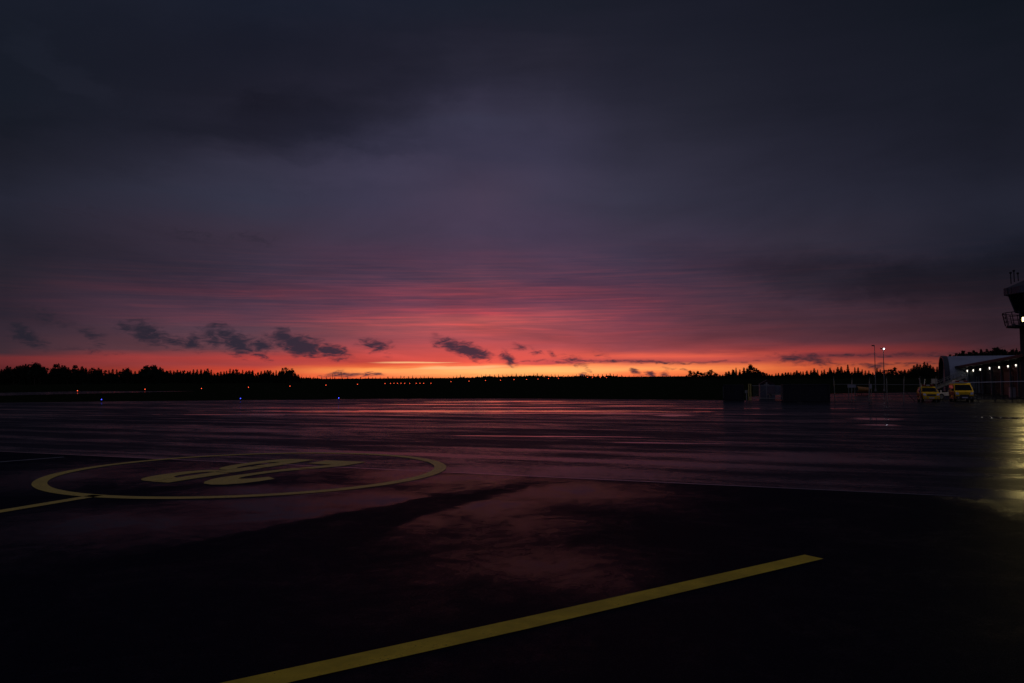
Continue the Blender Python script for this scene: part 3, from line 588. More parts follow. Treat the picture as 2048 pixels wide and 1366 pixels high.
for x, yt, lb in ((665, 748, 'thin short mast on the far skyline'), (682.5, 744, 'taller of the two thin masts on the far skyline')):
    D = 900; p = at(x, yt, D); zb = rise(D)
    g = MB().tube((0, 0, 0), (0, 0, p.z - zb), 0.32, 0.2, 6)
    for q in range(3): g.box((0, 0, (p.z - zb) * (0.98 - .06 * q)), (1.1 - .2 * q, 0.2, 0.12))
    o = g.build('mast', 'darkmetal'); o.location = (p.x, D, zb); tag(o, lb, 'mast')

# ------------------------------------------------------------------ wire fence
HZ = lambda x: 757 - 0.00698 * (x - 1024)
def fpt(x): return ground(x, 803 + (x - 1670) * 0.0042)
f0, f1 = fpt(1670), fpt(2110); fd = (f1 - f0).normalized()
fence = thing('wire_fence', f0, 'tall wire fence of pale thin posts running from the dark container to the tower', 'fence', math.atan2(fd.y, fd.x))
fl = lambda x: (lambda v: (fpt(x) - f0).dot(fd))(x)
FX = [(1670, 1.5, 757), (1703, -2, 760), (1737, -3, 759), (1774.5, 0, 757), (1807.5, -1.5, 757), (1841, 0, 757), (1873, 0, 757), (1956, 0, 757), (1990, -1, 755), (2025, 0, 756), (2060, 0, 756), (2100, 0, 756)]
def fz(x, y): p = fpt(x); return at(x, y, p.y).z
for i, (x, lean, yt) in enumerate(FX):
    if i in (6,): pass
    h = fz(x, yt); b = fl(x); MB().tube((b, 0, -.02), (b - lean * .05, 0, h), 0.045, n=8).tube((b - lean * .05, 0, h), (b - lean * .05 + .02, -.22, h + .2), 0.03, n=6).build('post', 'galv' if x < 1950 else 'darkmetal', fence)
for x in (1808, 1990):
    b = fl(x); MB().tube((b, 0.03, 1.25), (b + 1.05, 0.03, 0), 0.03, n=6).build('stay', 'darkmetal', fence)
def fz_h(x0, x1, y0, y1, r): return MB().tube((fl(x0), -.05, fz(x0, y0)), (fl(x1), -.05, fz(x1, y1)), r, n=6)
fz_h(1670, 1842, 768.5, 769.5, 0.022).build('top_wire', 'galv', fence)
fz_h(1900, 2110, 766.2, 761, 0.035).build('top_rail', 'white', fence)
g = MB(); z = 0.25
L0, L1 = 0.0, fl(2110)
while z < 1.9: g.tube((L0, 0.04, z), (L1, 0.04, z), 0.006, n=3, cap=False); z += 0.28
u = L0
while u < L1: g.tube((u, 0.04, 0.05), (u, 0.04, 1.9), 0.005, n=3, cap=False); u += 0.35
g.build('mesh_wire', 'darkmetal', fence, fixn=False)
def board(name, x0, x1, y0, y1, D, label, cat, matn='signwhite', legs=False, off=0.0):
    a, b = at(x0, y0, D), at(x1, y1, D); w, h = abs(b.x - a.x), abs(a.z - b.z); zb = min(a.z, b.z)
    t = thing(name, ((a.x + b.x) / 2, D, 0.0), label, cat)
    MB().box((0, 0, zb + h / 2), (w, 0.03, h)).build('panel', matn, t, bevel=.006)
    fr = MB()
    for s in (-1, 1): fr.box((s * w / 2, -.002, zb + h / 2), (0.03, 0.05, h + .04)); fr.box((0, -.003, zb + h / 2 + s * h / 2), (w, 0.046, 0.03))
    fr.build('frame', 'galv', t)
    if legs:
        for s in (-1, 1): MB().tube((s * w * .36, .05, 0), (s * w * .36, .05, zb + h * .9), 0.035, n=8).build('leg', 'galv', t)
    return t
Df = fpt(1703).y
board('sign_board', 1695, 1712, 769, 775, fpt(1703).y - .12, 'pale wide sign board wired to the second fence post', 'sign', legs=True)
board('sign_board', 1738.5, 1743.5, 768, 777, fpt(1741).y - .12, 'small upright pale sign on the third fence post', 'sign', legs=True)
board('notice_board', 1862.5, 1874.5, 757.5, 767, 88.5, 'pale square board on legs behind the smaller yellow car', 'sign', legs=True)
for x0, y0, x1, y1, lb in ((1838.5, 757, 1842, 771, 'leaning white pole behind the small yellow car'), (1849.5, 759, 1848.5, 770, 'short upright white pole behind the small yellow car')):
    a = at(x0, y0, 86.5); b = at(x1, y1, 86.5); dv = (b - a); e = a + dv * (a.z / (a.z - b.z))
    o = MB().tube((0, 0, 0), (a - e), 0.05, 0.04, 8).ball(a - e, 0.055, 8, 5).build('pole', 'white'); o.location = e; tag(o, lb, 'pole')

# ------------------------------------------------------------------ dark containers, gate and what shows through it
def container(x0, x1, ytop, ybot, depth, label):
    a, b = ground(x0, ybot), ground(x1, ybot); D = (a.y + b.y) / 2; w = b.x - a.x; h = at((x0 + x1) / 2, ytop, D).z
    t = thing('shipping_container', ((a.x + b.x) / 2, D + depth / 2, 0), label, 'container', math.atan2(b.y - a.y, b.x - a.x))
    g = MB(); n_ = max(int(w / 0.28), 6)
    for sy in (-1, 1):
        for i in range(n_):
            u0, u1 = -w / 2 + w * i / n_, -w / 2 + w * (i + 1) / n_; m_ = (u0 + u1) / 2; du = (u1 - u0) / 4; yy = sy * depth / 2
            g.add([(u0, yy, .16), (m_ - du, yy, .16), (m_ - du * .4, yy - sy * .035, .16), (m_ + du * .9, yy - sy * .035, .16), (u1, yy, .16), (u0, yy, h - .1), (m_ - du, yy, h - .1), (m_ - du * .4, yy - sy * .035, h - .1), (m_ + du * .9, yy - sy * .035, h - .1), (u1, yy, h - .1)], [(k_, k_ + 1, k_ + 6, k_ + 5) for k_ in range(4)])
    for sx in (-1, 1): g.box((sx * (w / 2 - .03), 0, h / 2), (.04, depth - .1, h - .3))
    g.build('side_panel', 'darkmetal', t, fixn=False)
    MB().box((0, 0, h - .05), (w - .1, depth - .02, .06)).build('roof', 'darkmetal', t)
    fr = MB()
    for sx in (-1, 1):
        for sy in (-1, 1): fr.box((sx * (w / 2 - .05), sy * (depth / 2 - .03), h / 2), (.13, .13, h))
    for zz_ in (.1, h - .07):
        for sy in (-1, 1): fr.box((0, sy * (depth / 2 - .03), zz_), (w - .24, .11, .13))
        for sx in (-1, 1): fr.box((sx * (w / 2 - .05), 0, zz_), (.11, depth - .2, .13))
    fr.build('frame', 'darkmetal', t, bevel=.01)
    for sy in (-.25, .25): MB().box((-w / 2 - .03, sy * depth, h / 2), (.05, .04, h - .4)).box((-w / 2 - .045, sy * depth, 1.0), (.04, .3, .05)).build('lock_bar', 'galv', t)
    return t
container(1571, 1667, 768.5, 804, 2.4, 'black windowless container beside the first pale fence post')
container(1452, 1494, 769.5, 800.5, 2.4, 'dark container to the left of the yellow gate post')
ga, gb = ground(1498, 801), ground(1572, 802.6); gd = (gb - ga).normalized(); GL = (gb - ga).length; gh = at(1500, 769, ga.y).z
gt = thing('sliding_gate', ga, 'low sliding gate of pale bars with a yellow double post', 'gate', math.atan2(gd.y, gd.x))
gp = MB()
for u in (0.0, 0.26): gp.box((u, 0, gh / 2), (0.09, 0.1, gh))
gp.box((0.13, 0, gh + .03), (.36, .12, .07)); gp.build('gate_post', 'gateyellow', gt, bevel=.01)
fr = MB(); zt_ = gh - .12
fr.box((GL / 2 + .25, .05, zt_), (GL - .4, .05, .06)).box((GL / 2 + .25, .05, .3), (GL - .4, .06, .09)); fr.build('gate_rail', 'galv', gt)
g = MB(); u = .6
while u < GL: g.tube((u, .05, .34), (u, .05, zt_ - .03), 0.012, n=6); u += 0.16
g.tube((.55, .08, .34), (GL * .55, .08, zt_ - .03), .018, n=6).tube((GL * .55, .08, .34), (GL, .08, zt_ - .03), .018, n=6)
g.build('gate_bars', 'galv', gt)
MB().box((-.32, -.02, 1.0), (.28, .2, .34)).box((-.32, 0, .42), (.1, .1, .84)).build('control_box', 'galv', gt, bevel=.01)

def wheel(parent, c, r, w, rimmat='galv'):
    c = Vector(c); ty = MB(); n_ = 20
    prof = [(-w / 2, r * .66), (-w / 2, r * .92), (-w / 2 + .03, r), (w / 2 - .03, r), (w / 2, r * .92), (w / 2, r * .66)]
    vs = [(px_, pr * math.cos(2 * math.pi * i / n_), pr * math.sin(2 * math.pi * i / n_)) for i in range(n_) for px_, pr in prof]; P_ = len(prof)
    fs = [(i * P_ + q, ((i + 1) % n_) * P_ + q, ((i + 1) % n_) * P_ + (q + 1) % P_, i * P_ + (q + 1) % P_) for i in range(n_) for q in range(P_)]
    e = bpy.data.objects.new('wheel', None); COL.objects.link(e); e.parent = parent; e.location = c
    ty.add(vs, fs).build('tyre', 'rubber', e, smooth=False)
    rm = MB().tube((-w * .36, 0, 0), (w * .36, 0, 0), r * .655, n=20)
    for i in range(5):
        a = i * 1.2566
        for sx in (-1, 1): rm.box((sx * w * .38, math.cos(a) * r * .33, math.sin(a) * r * .33), (w * .08, r * .14, r * .52), Matrix.Rotation(a - math.pi / 2, 3, 'X'))
    rm.build('rim', rimmat, e)
    return e
# trailer and bits in the gateway
a = ground(1557, 796.5); t = thing('covered_trailer', a, 'blue-grey covered trailer seen through the sliding gate', 'trailer', R(8))
MB().frustum([(-.85, -.8), (.85, -.8), (.85, 1.4), (-.85, 1.4)], .55, [(-.8, -.75), (.8, -.75), (.8, 1.35), (-.8, 1.35)], 1.55).build('cover', 'trailer', t, bevel=.06)
MB().box((0, .3, .48), (1.72, 2.3, .12)).tube((0, -.8, .45), (0, -1.9, .42), .04).build('chassis', 'galv', t)
for sx in (-1, 1): wheel(t, (sx * .92, .35, .3), .3, .16)
a = ground(1533.5, 796); t = thing('post_sign', a, 'thin pale post with a short crossarm seen through the gate', 'post')
hz_ = at(1533.5, 766, a.y).z
MB().tube((0, 0, 0), (0, 0, hz_), .06, .05, 8).build('post', 'signwhite', t); MB().box((0, -.04, hz_ - .2), (.62, .06, .12)).box((0, -.05, hz_ - .02), (.2, .06, .2)).build('crossarm', 'galv', t)
a = ground(1534, 795.5); a.y += 3; t = thing('small_shed', (a.x * (a.y) / (a.y - 3), a.y, 0), 'small shed with a dull red gable behind the pale post', 'shed', R(-12))
MB().box((0, 0, .85), (1.9, 1.6, 1.7)).build('wall', 'trailer', t); MB().add([(-1.05, -.85, 1.705), (1.05, -.85, 1.705), (0, -.85, 2.3), (-1.05, .85, 1.705), (1.05, .85, 1.705), (0, .85, 2.3)], [(0, 1, 2), (3, 5, 4), (0, 3, 4, 1), (1, 4, 5, 2), (0, 2, 5, 3)]).build('roof', 'doorred', t)
MB().box((-.3, -.815, .8), (.7, .03, 1.5)).build('door', 'trailer', t)
a = ground(1599, 807.3); o = MB().add([(-.28, -.08, 0), (.28, -.08, 0), (.28, .1, 0), (-.28, .1, 0), (-.28, .1, .17), (.28, .1, .17), (-.28, .03, .17), (.28, .03, .17)], [(0, 1, 2, 3), (3, 2, 5, 4), (4, 5, 7, 6), (6, 7, 1, 0), (0, 3, 4, 6), (1, 7, 5, 2)]).tube((.28, 0, .08), (.62, -.1, .03), .02).build('wheel_chock', 'rubber'); o.location = a; tag(o, 'small dark chock lying on the apron in front of the black container', 'chock')
# orange plough blade parked far behind the fence
a = at(1726, 777, 118); t = thing('snow_plough', (a.x, 118, 0), 'dim orange plough blade parked behind the fence signs', 'plough blade', R(10))
g = MB(); n_ = 8
for i in range(n_ + 1):
    q_ = i / n_; g.v += [(-.95, -.35 * math.sin(math.pi * q_), .35 + .85 * q_), (.95, -.35 * math.sin(math.pi * q_), .25 + .75 * q_), (.95, -.35 * math.sin(math.pi * q_) + .05, .25 + .75 * q_), (-.95, -.35 * math.sin(math.pi * q_) + .05, .35 + .85 * q_)]
    if i: g.f += [(4 * i - 4 + p_, 4 * i - 4 + (p_ + 1) % 4, 4 * i + (p_ + 1) % 4, 4 * i + p_) for p_ in range(4)]
g.build('blade', 'machine', t)
MB().box((0, -.02, .2), (1.9, .08, .12)).box((-.5, .6, .6), (.1, 1.2, .12)).box((.5, .6, .6), (.1, 1.2, .12)).box((0, 1.2, .6), (1.2, .1, .5)).tube((-.5, 1.2, 0), (-.5, 1.2, .6), .05).tube((.5, 1.2, 0), (.5, 1.2, .6), .05).build('frame', 'darkmetal', t)

# ------------------------------------------------------------------ light poles
for x, yt, lit, lb in ((1749, 692, False, 'thin unlit lamp pole beside the lit one'), (1766.5, 698, True, 'thin lamp pole with one lit white lamp at its top')):
    D = 140; p = at(x, yt, D); t = thing('light_pole', (p.x, D, 0), lb, 'lamp post')
    MB().tube((0, 0, 0), (0, 0, p.z), 0.10, 0.05, 8).tube((0, 0, 0), (0, 0, .5), .2, .18, 8).build('pole', 'galv', t)
    MB().tube((0, 0, p.z - .1), (-.32, -.2, p.z + .05), .045, n=6).build('arm', 'galv', t)
    hd = MB().box((-.36, -.25, p.z + .08), (.42, .34, .16)).build('lamp_head', 'darkmetal', t, bevel=.03)
    if lit: MB().ball((-.02, -.3, p.z + .02), .13, 10, 7).build('lamp', 'e_pole', hd)
    else: MB().box((-.36, -.25, p.z - .02), (.34, .26, .04)).build('lamp', 'headglass', hd)

# ------------------------------------------------------------------ arched hall
al = math.atan2(*(ray(1885, 750).x, ray(1885, 750).y)); Dh = 130; hb = at(1886, 750, Dh); hb.z = 0
Hh = at(1886, 711.5, Dh).z; er = Vector((math.cos(al), -math.sin(al), 0)); rr_ = Vector((math.sin(al), math.cos(al), 0)); e_ = (er * math.cos(R(3.6)) + rr_ * math.sin(R(3.6))); HW = 8.5
hall = thing('arched_hall', hb + rr_ * HW * .55, 'pale grey arched fabric hall behind the lamp-lit station', 'hall', math.atan2(e_.y, e_.x))
def arch(y_sc=1.0, z_sc=1.0, n=28): return [(HW * y_sc * math.copysign(abs(math.cos(math.pi * i / n)) ** 0.82, math.cos(math.pi * i / n)), Hh * z_sc * math.sin(math.pi * i / n) ** 0.88) for i in range(n + 1)]
def arch_shell(x0, x1, ys_, zs_):
    P = arch(ys_, zs_); g = MB(); nx = max(int((x1 - x0) / 2.5), 1)
    for i in range(nx + 1): g.v += [(x0 + (x1 - x0) * i / nx, y, z) for y, z in P]
    m_ = len(P); g.f += [(i * m_ + q, i * m_ + q + 1, (i + 1) * m_ + q + 1, (i + 1) * m_ + q) for i in range(nx) for q in range(m_ - 1)]
    return g
arch_shell(0.0, 42, 1, 1).build('roof_skin', 'fabric', hall, smooth=True)
g = arch_shell(-.25, 0.5, 1.012, 1.012); h2 = arch_shell(-.25, 0.5, .95, .955); g.add(h2.v, h2.f); P1, P2 = arch(1.012, 1.012), arch(.95, .955); g.add([(-.25, *p) for p in P1] + [(-.25, *p) for p in P2], [(i, i + 1, len(P1) + i + 1, len(P1) + i) for i in range(len(P1) - 1)])
g.build('end_rim', 'rim', hall, fixn=False)
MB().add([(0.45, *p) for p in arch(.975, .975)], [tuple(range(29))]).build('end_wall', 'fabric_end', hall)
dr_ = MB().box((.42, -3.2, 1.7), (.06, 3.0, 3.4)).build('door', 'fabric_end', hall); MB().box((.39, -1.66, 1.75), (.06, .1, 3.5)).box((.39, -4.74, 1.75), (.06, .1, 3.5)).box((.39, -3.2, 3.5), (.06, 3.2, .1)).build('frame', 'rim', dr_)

# ------------------------------------------------------------------ station with the row of wall lamps
def onx(x, A, B):                       # where the sight line of a photo column crosses the wall line
    v = ray(x, 740); n_ = Vector((-(B - A).y, (B - A).x)); t = (A.x * n_.x + A.y * n_.y) / (v.x * n_.x + v.y * n_.y); return Vector((v.x * t, v.y * t, 0))
sa = at(1940, 750, 124); sa.z = 0; sb = at(2046, 750, 95); sb.z = 0
sd_ = (sb - sa).normalized(); so = Vector((-sd_.y, sd_.x, 0)); so = so if so.dot(sa) > 0 else -so       # so: away from the viewer
SL = (sb - sa).length
st_ = thing('station_building', sa, 'long low dark station under a sloping canopy with seven lit lamps', 'building', math.atan2(sd_.y, sd_.x))
sg = 1.0 if (Matrix.Rotation(math.atan2(sd_.y, sd_.x), 3, 'Z') @ Vector((0, 1, 0))).dot(so) > 0 else -1.0
zr = lambda u: 3.95 + (4.62 - 3.95) * u / SL       # underside of the canopy
MB().add([(u, sg * y, z) for u in (0.3, SL + 6) for y in (1.6, 9) for z in (0, zr(0) - .02 if u < 1 else zr(SL + 6) - .02)], [(0, 1, 3, 2), (4, 6, 7, 5), (0, 4, 5, 1), (2, 3, 7, 6), (0, 2, 6, 4), (1, 5, 7, 3)]).build('wall', 'facade', st_)
MB().add([(u, sg * y, zr(u) + dz + (.25 if y > 5 else 0)) for u in (-3.4, SL + 7) for y in (-1.5, 10) for dz in (0, .22)], [(0, 1, 3, 2), (4, 6, 7, 5), (0, 4, 5, 1), (2, 3, 7, 6), (0, 2, 6, 4), (1, 5, 7, 3)]).build('roof', 'rim', st_)
MB().add([(u, sg * y, zr(u) + dz) for u in (-3.42, SL + 7) for y in (-1.56, -1.503) for dz in (-.06, .26)], [(0, 1, 3, 2), (4, 6, 7, 5), (0, 4, 5, 1), (2, 3, 7, 6), (0, 2, 6, 4), (1, 5, 7, 3)]).build('fascia', 'roofedge', st_)
LX = [(1936, 741), (1948, 740), (1962, 738), (1981, 735.5), (2000, 734), (2018, 732), (2034, 730)]
us = []
for x, y in LX:
    p = onx(x, sa, sb); u = (p - sa).dot(sd_); us.append(u); z = min(at(x, y, p.y).z, zr(u) - .35)
    MB().box((u, sg * .12, (zr(u) - .02) / 2), (.2, .22, zr(u) - .04)).build('column', 'steelblue', st_, bevel=.01)
    MB().tube((u, 0, zr(u) - .9), (u - .0, -sg * 1.3, zr(u) - .12), .04, n=6).build('strut', 'galv', st_)
    lh = MB().box((u, -sg * .05, z + .17), (.3, .16, .1)).build('wall_lamp', 'rim', st_)
    c = Vector((u - .03, -sg * .10, z)); MB().frustum([(c.x - .03, c.y - .03), (c.x + .03, c.y - .03), (c.x + .03, c.y + .03), (c.x - .03, c.y + .03)], z - .24, [(c.x - .085, c.y - .06), (c.x + .085, c.y - .06), (c.x + .085, c.y + .06), (c.x - .085, c.y + .06)], z + .07).build('lens', 'e_white', lh)
for i in range(6):
    u = (us[i] + us[i + 1]) / 2; w = abs(us[i + 1] - us[i]) - .7
    dm = MB()
    for q in range(6): dm.box((u, sg * 1.56, .32 + q * .52), (w, .08, .5))
    dm.build('door', 'doorred' if i in (0, 1, 2, 4) and i % 2 == 0 else 'facade', st_, bevel=.015)
    MB().box((u, sg * 1.52, 3.3), (w * .9, .04, .3)).build('sign_panel', 'doorred' if i in (1, 3) else 'rim', st_)
MB().box((SL - 1.2, sg * -.9, .6), (.7, .6, 1.2)).build('cabinet', 'signwhite', st_, bevel=.02)

# ------------------------------------------------------------------ control tower with the floodlight
TD = 91.0; tx = (ray(2041, 720).x / ray(2041, 720).y) * (TD + 1.8) + 1.8
tw = thing('control_tower', (tx, TD, 0), 'dark control tower at the right edge with a glaring yellow floodlight', 'tower', 0)
zy = lambda y, D=89.0, x=2030: at(x, y, D).z
sq = lambda r: [(-r, -r), (r, -r), (r, r), (-r, r)]; WX = lambda x: tx - (ray(x, 600).x / ray(x, 600).y) * TD
oc = lambda r, n_=8, ph=0.5: [(r * math.cos(2 * math.pi * (i + ph) / n_), r * math.sin(2 * math.pi * (i + ph) / n_)) for i in range(n_)]
z_neck, z_win, z_roof0, z_roof1 = zy(622), zy(586), zy(584.5), zy(570)
MB().prism(sq(1.8), -.05, z_neck).build('shaft', 'concrete', tw, bevel=.03)
g = MB()
for q in range(9):
    for s in (-1, 1): g.box((s * 1.806, 0, 1 + q * (z_neck - 2) / 8), (.02, 3.5, .04)); g.box((0, s * 1.806, 1 + q * (z_neck - 2) / 8), (3.5, .02, .04))
g.build('panel_joint', 'rim', tw)
MB().frustum(oc(WX(2042) * 1.06), z_neck, oc(WX(2031) * 1.06), z_roof0 - .02).build('cab', 'glass', tw)
g = MB()
for a_, b_ in zip(oc(WX(2042) * 1.06 + .04), oc(WX(2031) * 1.06 + .04)): g.tube((a_[0], a_[1], z_neck), (b_[0], b_[1], z_roof0), .07, n=6)
g.build('mullion', 'towerpanel', tw)
RO = WX(2022) * 1.05
MB().prism(oc(RO), z_roof0, z_roof1).build('roof_fascia', 'towerpanel', tw, bevel=.02)
MB().frustum(oc(RO - .2), z_roof1 + .004, oc(RO * .42), zy(553)).build('roof', 'rim', tw)
g = MB()
for i in range(24): 
    t_ = 2 * math.pi * (i + .25) / 24; rr0 = RO * math.cos(math.pi / 8) / math.cos(((t_) % (math.pi / 4)) - math.pi / 8); g.box((rr0 * math.cos(t_) * 1.004, rr0 * math.sin(t_) * 1.004, (z_roof0 + z_roof1) / 2), (.05, .05, z_roof1 - z_roof0 - .1))
g.build('fascia_rib', 'rim', tw)
for x, y, y2 in ((2021, 544, 562), (2027.5, 540, 558), (2035.5, 545, 556)):
    p = at(x, y, 89.5); q_ = at(x + 1.2, y2 + 6, 89.5)
    MB().tube((q_.x - tx, 89.5 - TD, q_.z), (p.x - tx, 89.5 - TD, p.z), .055, n=6).tube((p.x - tx, 89.5 - TD, p.z - .18), (p.x - tx, 89.5 - TD, p.z), .13, n=8).build('antenna', 'darkmetal', tw)
zc_ = zy(549); MB().path([(.2 + 1.7 * math.cos(t / 10 * math.pi), -1.4 + .5 * math.sin(t / 10 * math.pi), zc_ - .5 + .45 * math.sin(t / 10 * math.pi)) for t in range(11)], .05).build('roof_hoop', 'darkmetal', tw)
zg, zg1 = zy(648, 89), zy(622, 89)
GO = WX(2020)
MB().prism(oc(GO, 12), zg - .18, zg).build('gallery', 'rim', tw, bevel=.02)
g = MB(); b0, b1 = oc(GO - .02, 24), oc(GO + .25, 24)
for a_, b_ in zip(b0, b1): g.tube((a_[0], a_[1], zg), (b_[0], b_[1], zg1), .045, n=5)
for f in (0.33, 0.66, 1.0):
    rr0 = GO - .02 + .27 * f; ring = [(x_, y_, zg + (zg1 - zg) * f) for x_, y_ in oc(rr0, 24)]; g.path(ring + [ring[0]], .05 if f == 1 else .035, 5)
g.build('railing', 'darkmetal', tw)
MB().ball((-GO - .05, -.6, zg - .12), .26, 8, 6).box((-GO + .2, -.6, zg - .05), (.5, .2, .14)).build('bracket', 'rim', tw)
fp = at(2050.5, 638.5, 86.0)
fo = Vector((fp.x - tx, 86.0 - TD, fp.z))
fdv = Vector((-0.42, -0.72, -0.50)).normalized()
rotm = fdv.to_track_quat('-Z', 'Y').to_matrix()
flood = MB().box(fo - fdv * .16, (.62, .52, .26), rotm).tube(fo + Vector((0, .2, -.2)), Vector((fo.x, -GO + .1, zg1 - .1)), .05, n=6).build('floodlight', 'darkmetal', tw)
MB().box(fo, (.56, .46, .04), rotm).build('lens', 'e_flood', flood)
sp = bpy.data.lights.new('floodlight_beam', 'SPOT'); so_ = bpy.data.objects.new('floodlight_beam', sp); COL.objects.link(so_); so_.parent = flood
sp.energy = 1350; sp.color = (1.0, 0.76, 0.26); sp.spot_size = R(150); sp.spot_blend = 0.6; sp.shadow_soft_size = 0.3
so_.location = fo + fdv * .08; so_.rotation_euler = fdv.to_track_quat('-Z', 'Y').to_euler()

# ------------------------------------------------------------------ belt loader behind the cars
a = ground(1888, 800); D = 90.0; pa_, pb_ = at(1868, 777, D), at(1926, 753.5, D)
t = thing('belt_loader', (pa_.x, D, 0), 'pale belt loader with its raised ramp behind the two yellow cars', 'belt loader', 0)
l0, l1 = Vector((0, 0, pa_.z)), Vector((pb_.x - pa_.x, 0, pb_.z)); dv = (l1 - l0).normalized(); up = Vector((-dv.z, 0, dv.x)); ang = math.atan2(dv.z, dv.x); Lr = (l1 - l0).length
MB().box((l0 + l1) / 2 - up * .12, (Lr, .8, .12), Matrix.Rotation(-ang, 3, 'Y')).build('belt', 'rubber', t)
g = MB()
for s in (-.46, .46): g.box((l0 + l1) / 2 + Vector((0, s, 0)), (Lr + .2, .07, .22), Matrix.Rotation(-ang, 3, 'Y')); g.tube(l0 + up * .55 + Vector((0, s, 0)), l1 + up * .55 - dv * .4 + Vector((0, s, 0)), .025, n=6)
for q in range(7):
    for s in (-.46, .46): c = l0 + dv * (Lr * (.04 + .14 * q)) + Vector((0, s, 0)); g.tube(c, c + up * .55, .02, n=5)
g.build('side_rail', 'galv', t)
MB().box((1.5, 0, .62), (3.6, 1.5, .36)).box((.1, 0, .9), (.8, 1.4, .3)).build('chassis', 'white', t, bevel=.03); MB().box((2.0, 0, 1.3), (.12, .8, 1.3), Matrix.Rotation(R(30), 3, 'Y')).build('strut', 'galv', t)
MB().tube(l1 + Vector((-.1, -.5, -.35)), l1 + Vector((-.1, .5, -.35)), .14, n=8).build('roller', 'black', t)
for x_ in (.4, 2.7):
    for s in (-1, 1): 
        w_e = wheel(t, (x_, s * .7, .34), .34, .2); w_e.rotation_euler = (0, 0, R(90))

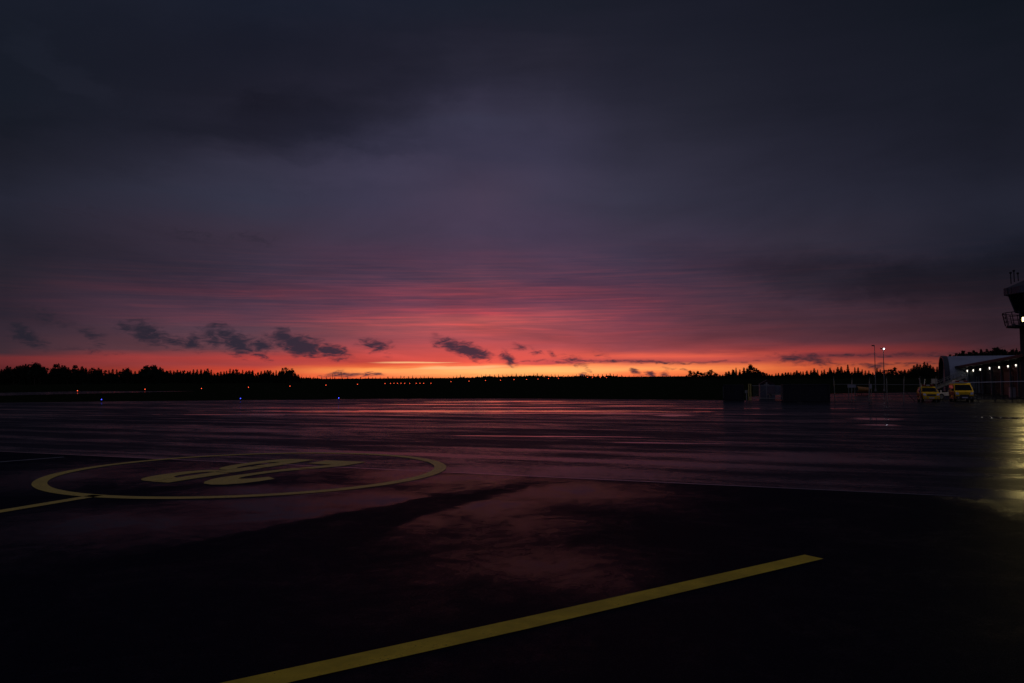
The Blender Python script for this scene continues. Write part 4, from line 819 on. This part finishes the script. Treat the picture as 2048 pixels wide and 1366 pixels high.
# ------------------------------------------------------------------ the two yellow duty vehicles
def vehicle(name, x, y, label, cat, W_, Ln, prof, belt, roofw, van, skew, group):
    """prof: side outline from the front bumper over the roof to the tail, as (distance back from the nose, height)."""
    p = ground(x, y); h_ = math.atan2(p.x, p.y)
    t = thing(name, p + Vector((0, 0, 0)), label, cat, -(h_ - R(skew)), group)
    zmax = max(z for _, z in prof); hw = W_ / 2
    wz = lambda z: hw * (1.0 if z <= belt else 1.0 - (1 - roofw) * ((z - belt) / (zmax - belt)) ** 1.15) * (0.95 if z < 0.36 else 1.0)
    n_ = len(prof); g = MB()
    def taper(yq): return 1.0 - 0.10 * max(0, (0.55 - yq) / 0.55) ** 1.6 - 0.05 * max(0, (yq - (Ln - .3)) / .3)
    g.v = [(s * wz(z) * taper(yq), yq, z) for s in (-1, 1) for yq, z in prof]
    g.f = [(i, (i + 1) % n_, n_ + (i + 1) % n_, n_ + i) for i in range(n_)]
    me_b = bmesh.new(); vs = [me_b.verts.new(v) for v in g.v]
    for f in g.f: me_b.faces.new([vs[i] for i in f])
    for s in (0, n_):
        f = me_b.faces.new([vs[s + i] for i in range(n_)]); bmesh.ops.triangulate(me_b, faces=[f])
    bmesh.ops.recalc_face_normals(me_b, faces=me_b.faces)
    bmesh.ops.bevel(me_b, geom=[e for e in me_b.edges if len(e.link_faces) == 2 and e.calc_face_angle(0) > 0.5], offset=.055, segments=3, affect='EDGES', profile=.6)
    me = bpy.data.meshes.new('body'); me_b.to_mesh(me); me_b.free(); me.materials.append(M['carpaint'])
    for pl in me.polygons: pl.use_smooth = True
    b = bpy.data.objects.new('body', me); COL.objects.link(b); b.parent = t
    md = b.modifiers.new('n', 'WEIGHTED_NORMAL')
    def front(za, zb, wa, wb, name, m_, off=.012, par=None):   # a panel lying on the outline between two heights of the nose or screen
        def yz(z):
            for (y0, z0), (y1, z1) in zip(prof, prof[1:]):
                if z0 <= z <= z1 and z1 > z0: return y0 + (y1 - y0) * (z - z0) / (z1 - z0)
            return 0
        nrm = Vector((0, yz(zb) - yz(za), zb - za)).normalized(); nn = Vector((0, -nrm.z, nrm.y)) * off
        pts = []
        for z, (w0, w1) in ((za, wa), (zb, wb)): pts += [Vector((w0 * wz(z) * taper(yz(z)), yz(z), z)), Vector((w1 * wz(z) * taper(yz(z)), yz(z), z))]
        q = [pts[0], pts[1], pts[3], pts[2]]
        return MB().add([v + nn for v in q] + [v - nn * .5 for v in q], [(0, 1, 2, 3), (7, 6, 5, 4), (0, 4, 5, 1), (1, 5, 6, 2), (2, 6, 7, 3), (3, 7, 4, 0)]).build(name, m_, par or t)
    sc0, sc1 = van['screen']; front(sc0, sc1, (-.88, .88), (-.86, .86), 'windscreen', 'glass')
    lo, hi = van['lamp']
    for s in (-1, 1): front(lo, hi, tuple(sorted((s * .96, s * .62))), tuple(sorted((s * .98, s * .68))), 'headlight', 'headglass', .02)
    front(*van['grille'], (-.55, .55), (-.52, .52), 'grille', 'black', .014)
    bm0, bm1 = van['bumper']
    MB().prism([(-hw * .92, .18), (-hw * .88, -.02), (-hw * .5, -.10), (hw * .5, -.10), (hw * .88, -.02), (hw * .92, .18)], bm0, bm1).build('bumper', van['bmat'], t, bevel=.03)
    MB().box((0, -.115, (bm0 + bm1) / 2), (.5, .02, .11)).build('licence_plate', 'white', t)
    for s in (-1, 1):
        MB().prism([(s * hw * .62 - .1, -.085), (s * hw * .62 + .1, -.085), (s * hw * .62 + .1, -.06), (s * hw * .62 - .1, -.06)], bm0 + .08, bm0 + .19).build('fog_lamp', 'headglass', t)
    for s in (-1, 1):
        for (y0, y1, ya, yb) in van['side']:
            z0, z1 = van['sz']; o_ = s * .012
            q = [(s * wz(z0) + o_, y0, z0), (s * wz(z0) + o_, y1, z0), (s * wz(z1) + o_, yb, z1), (s * wz(z1) + o_, ya, z1)]
            MB().add(q + [(v[0] - s * .02, v[1], v[2]) for v in q], [(0, 1, 2, 3), (7, 6, 5, 4), (0, 4, 5, 1), (1, 5, 6, 2), (2, 6, 7, 3), (3, 7, 4, 0)]).build('side_window', 'glass', t)
        z0, z1 = van['stripe']; MB().box((s * (hw + .006), Ln * .5, (z0 + z1) / 2), (.016, Ln * .74, z1 - z0)).build('side_stripe', 'orange', t)
        MB().box((s * (hw + .10), van['mir'], belt + .12), (.17, .12, .24)).box((s * (hw + .02), van['mir'] + .03, belt + .04), (.16, .05, .05)).build('mirror', 'black', t, bevel=.02)
        for yy in van['wh']: wheel(t, (s * (hw - .11), yy, van['wr']), van['wr'], .22)
        MB().box((s * hw * .97, Ln * .5, .33), (.08, Ln * .62, .14)).build('sill', 'black', t)
        MB().box((s * hw * .8, Ln - .01, belt), (.12, .05, .5)).build('tail_light', 'redlens', t)
    yb_ = van['bar']; bar = MB().box((0, yb_, zmax + .06), (W_ * .66, .28, .07)).build('light_bar', 'darkmetal', t, bevel=.02)
    for s in (-1, 1): MB().box((s * W_ * .22, yb_, zmax + .145), (W_ * .2, .24, .1)).build('beacon', 'redlens', bar, bevel=.02)
    MB().box((0, yb_, zmax + .14), (W_ * .2, .2, .08)).build('sign_box', 'white', bar, bevel=.01)
    for yy in van['wip']: MB().tube((-hw * .5, yy, sc0 + .03), (hw * .1, yy + .06, sc0 + .08), .012, n=5).build('wiper', 'black', t)
    MB().tube((-hw * .75, van['bar'] + .4, zmax - .05), (-hw * .75, van['bar'] + .45, zmax + .75), .015, n=5).build('aerial', 'darkmetal', t)
    return t
small = dict(screen=(1.03, 1.42), lamp=(.66, .86), grille=(.60, .80), bumper=(.30, .56), bmat='carpaint', side=[(1.25, 2.25, 1.75, 2.3), (2.33, 3.2, 2.36, 3.05)], sz=(1.0, 1.4), stripe=(.55, .85), mir=1.2, wh=(.82, 3.25), wr=.33, bar=2.0, wip=(.9,))
car = vehicle('duty_car', 1863.5, 804.2, 'smaller yellow duty car with a dark roof bar, left of the yellow van', 'car', 1.64, 4.1,
    [(0.06, .28), (0.0, .45), (.03, .62), (.12, .84), (.28, .93), (.98, 1.02), (1.72, 1.46), (2.2, 1.56), (3.2, 1.52), (3.75, 1.42), (4.02, .95), (4.08, .5), (3.98, .3)], .95, .80, small, 9.0, 'yellow duty vehicles')
big_ = dict(screen=(1.18, 1.72), lamp=(.74, .98), grille=(.58, .74), bumper=(.30, .60), bmat='black', side=[(1.15, 2.05, 1.5, 2.05), (2.15, 3.4, 2.15, 3.4), (3.5, 4.6, 3.5, 4.5)], sz=(1.18, 1.68), stripe=(.65, 1.0), mir=1.0, wh=(.95, 3.9), wr=.34, bar=1.9, wip=(.75,))
van = vehicle('duty_van', 1930, 804.0, 'tall yellow duty van with a black bumper and a roof box, nearest the station', 'van', 1.76, 4.9,
    [(0.05, .28), (0.0, .48), (.02, .70), (.14, 1.0), (.62, 1.14), (1.42, 1.76), (1.75, 1.90), (2.6, 1.95), (4.4, 1.93), (4.8, 1.8), (4.88, 1.0), (4.9, .5), (4.84, .3)], 1.12, .84, big_, 8.0, 'yellow duty vehicles')
MB().box((-.55, 2.5, 2.06), (.4, .7, .22)).build('roof_box', 'white', van, bevel=.03)
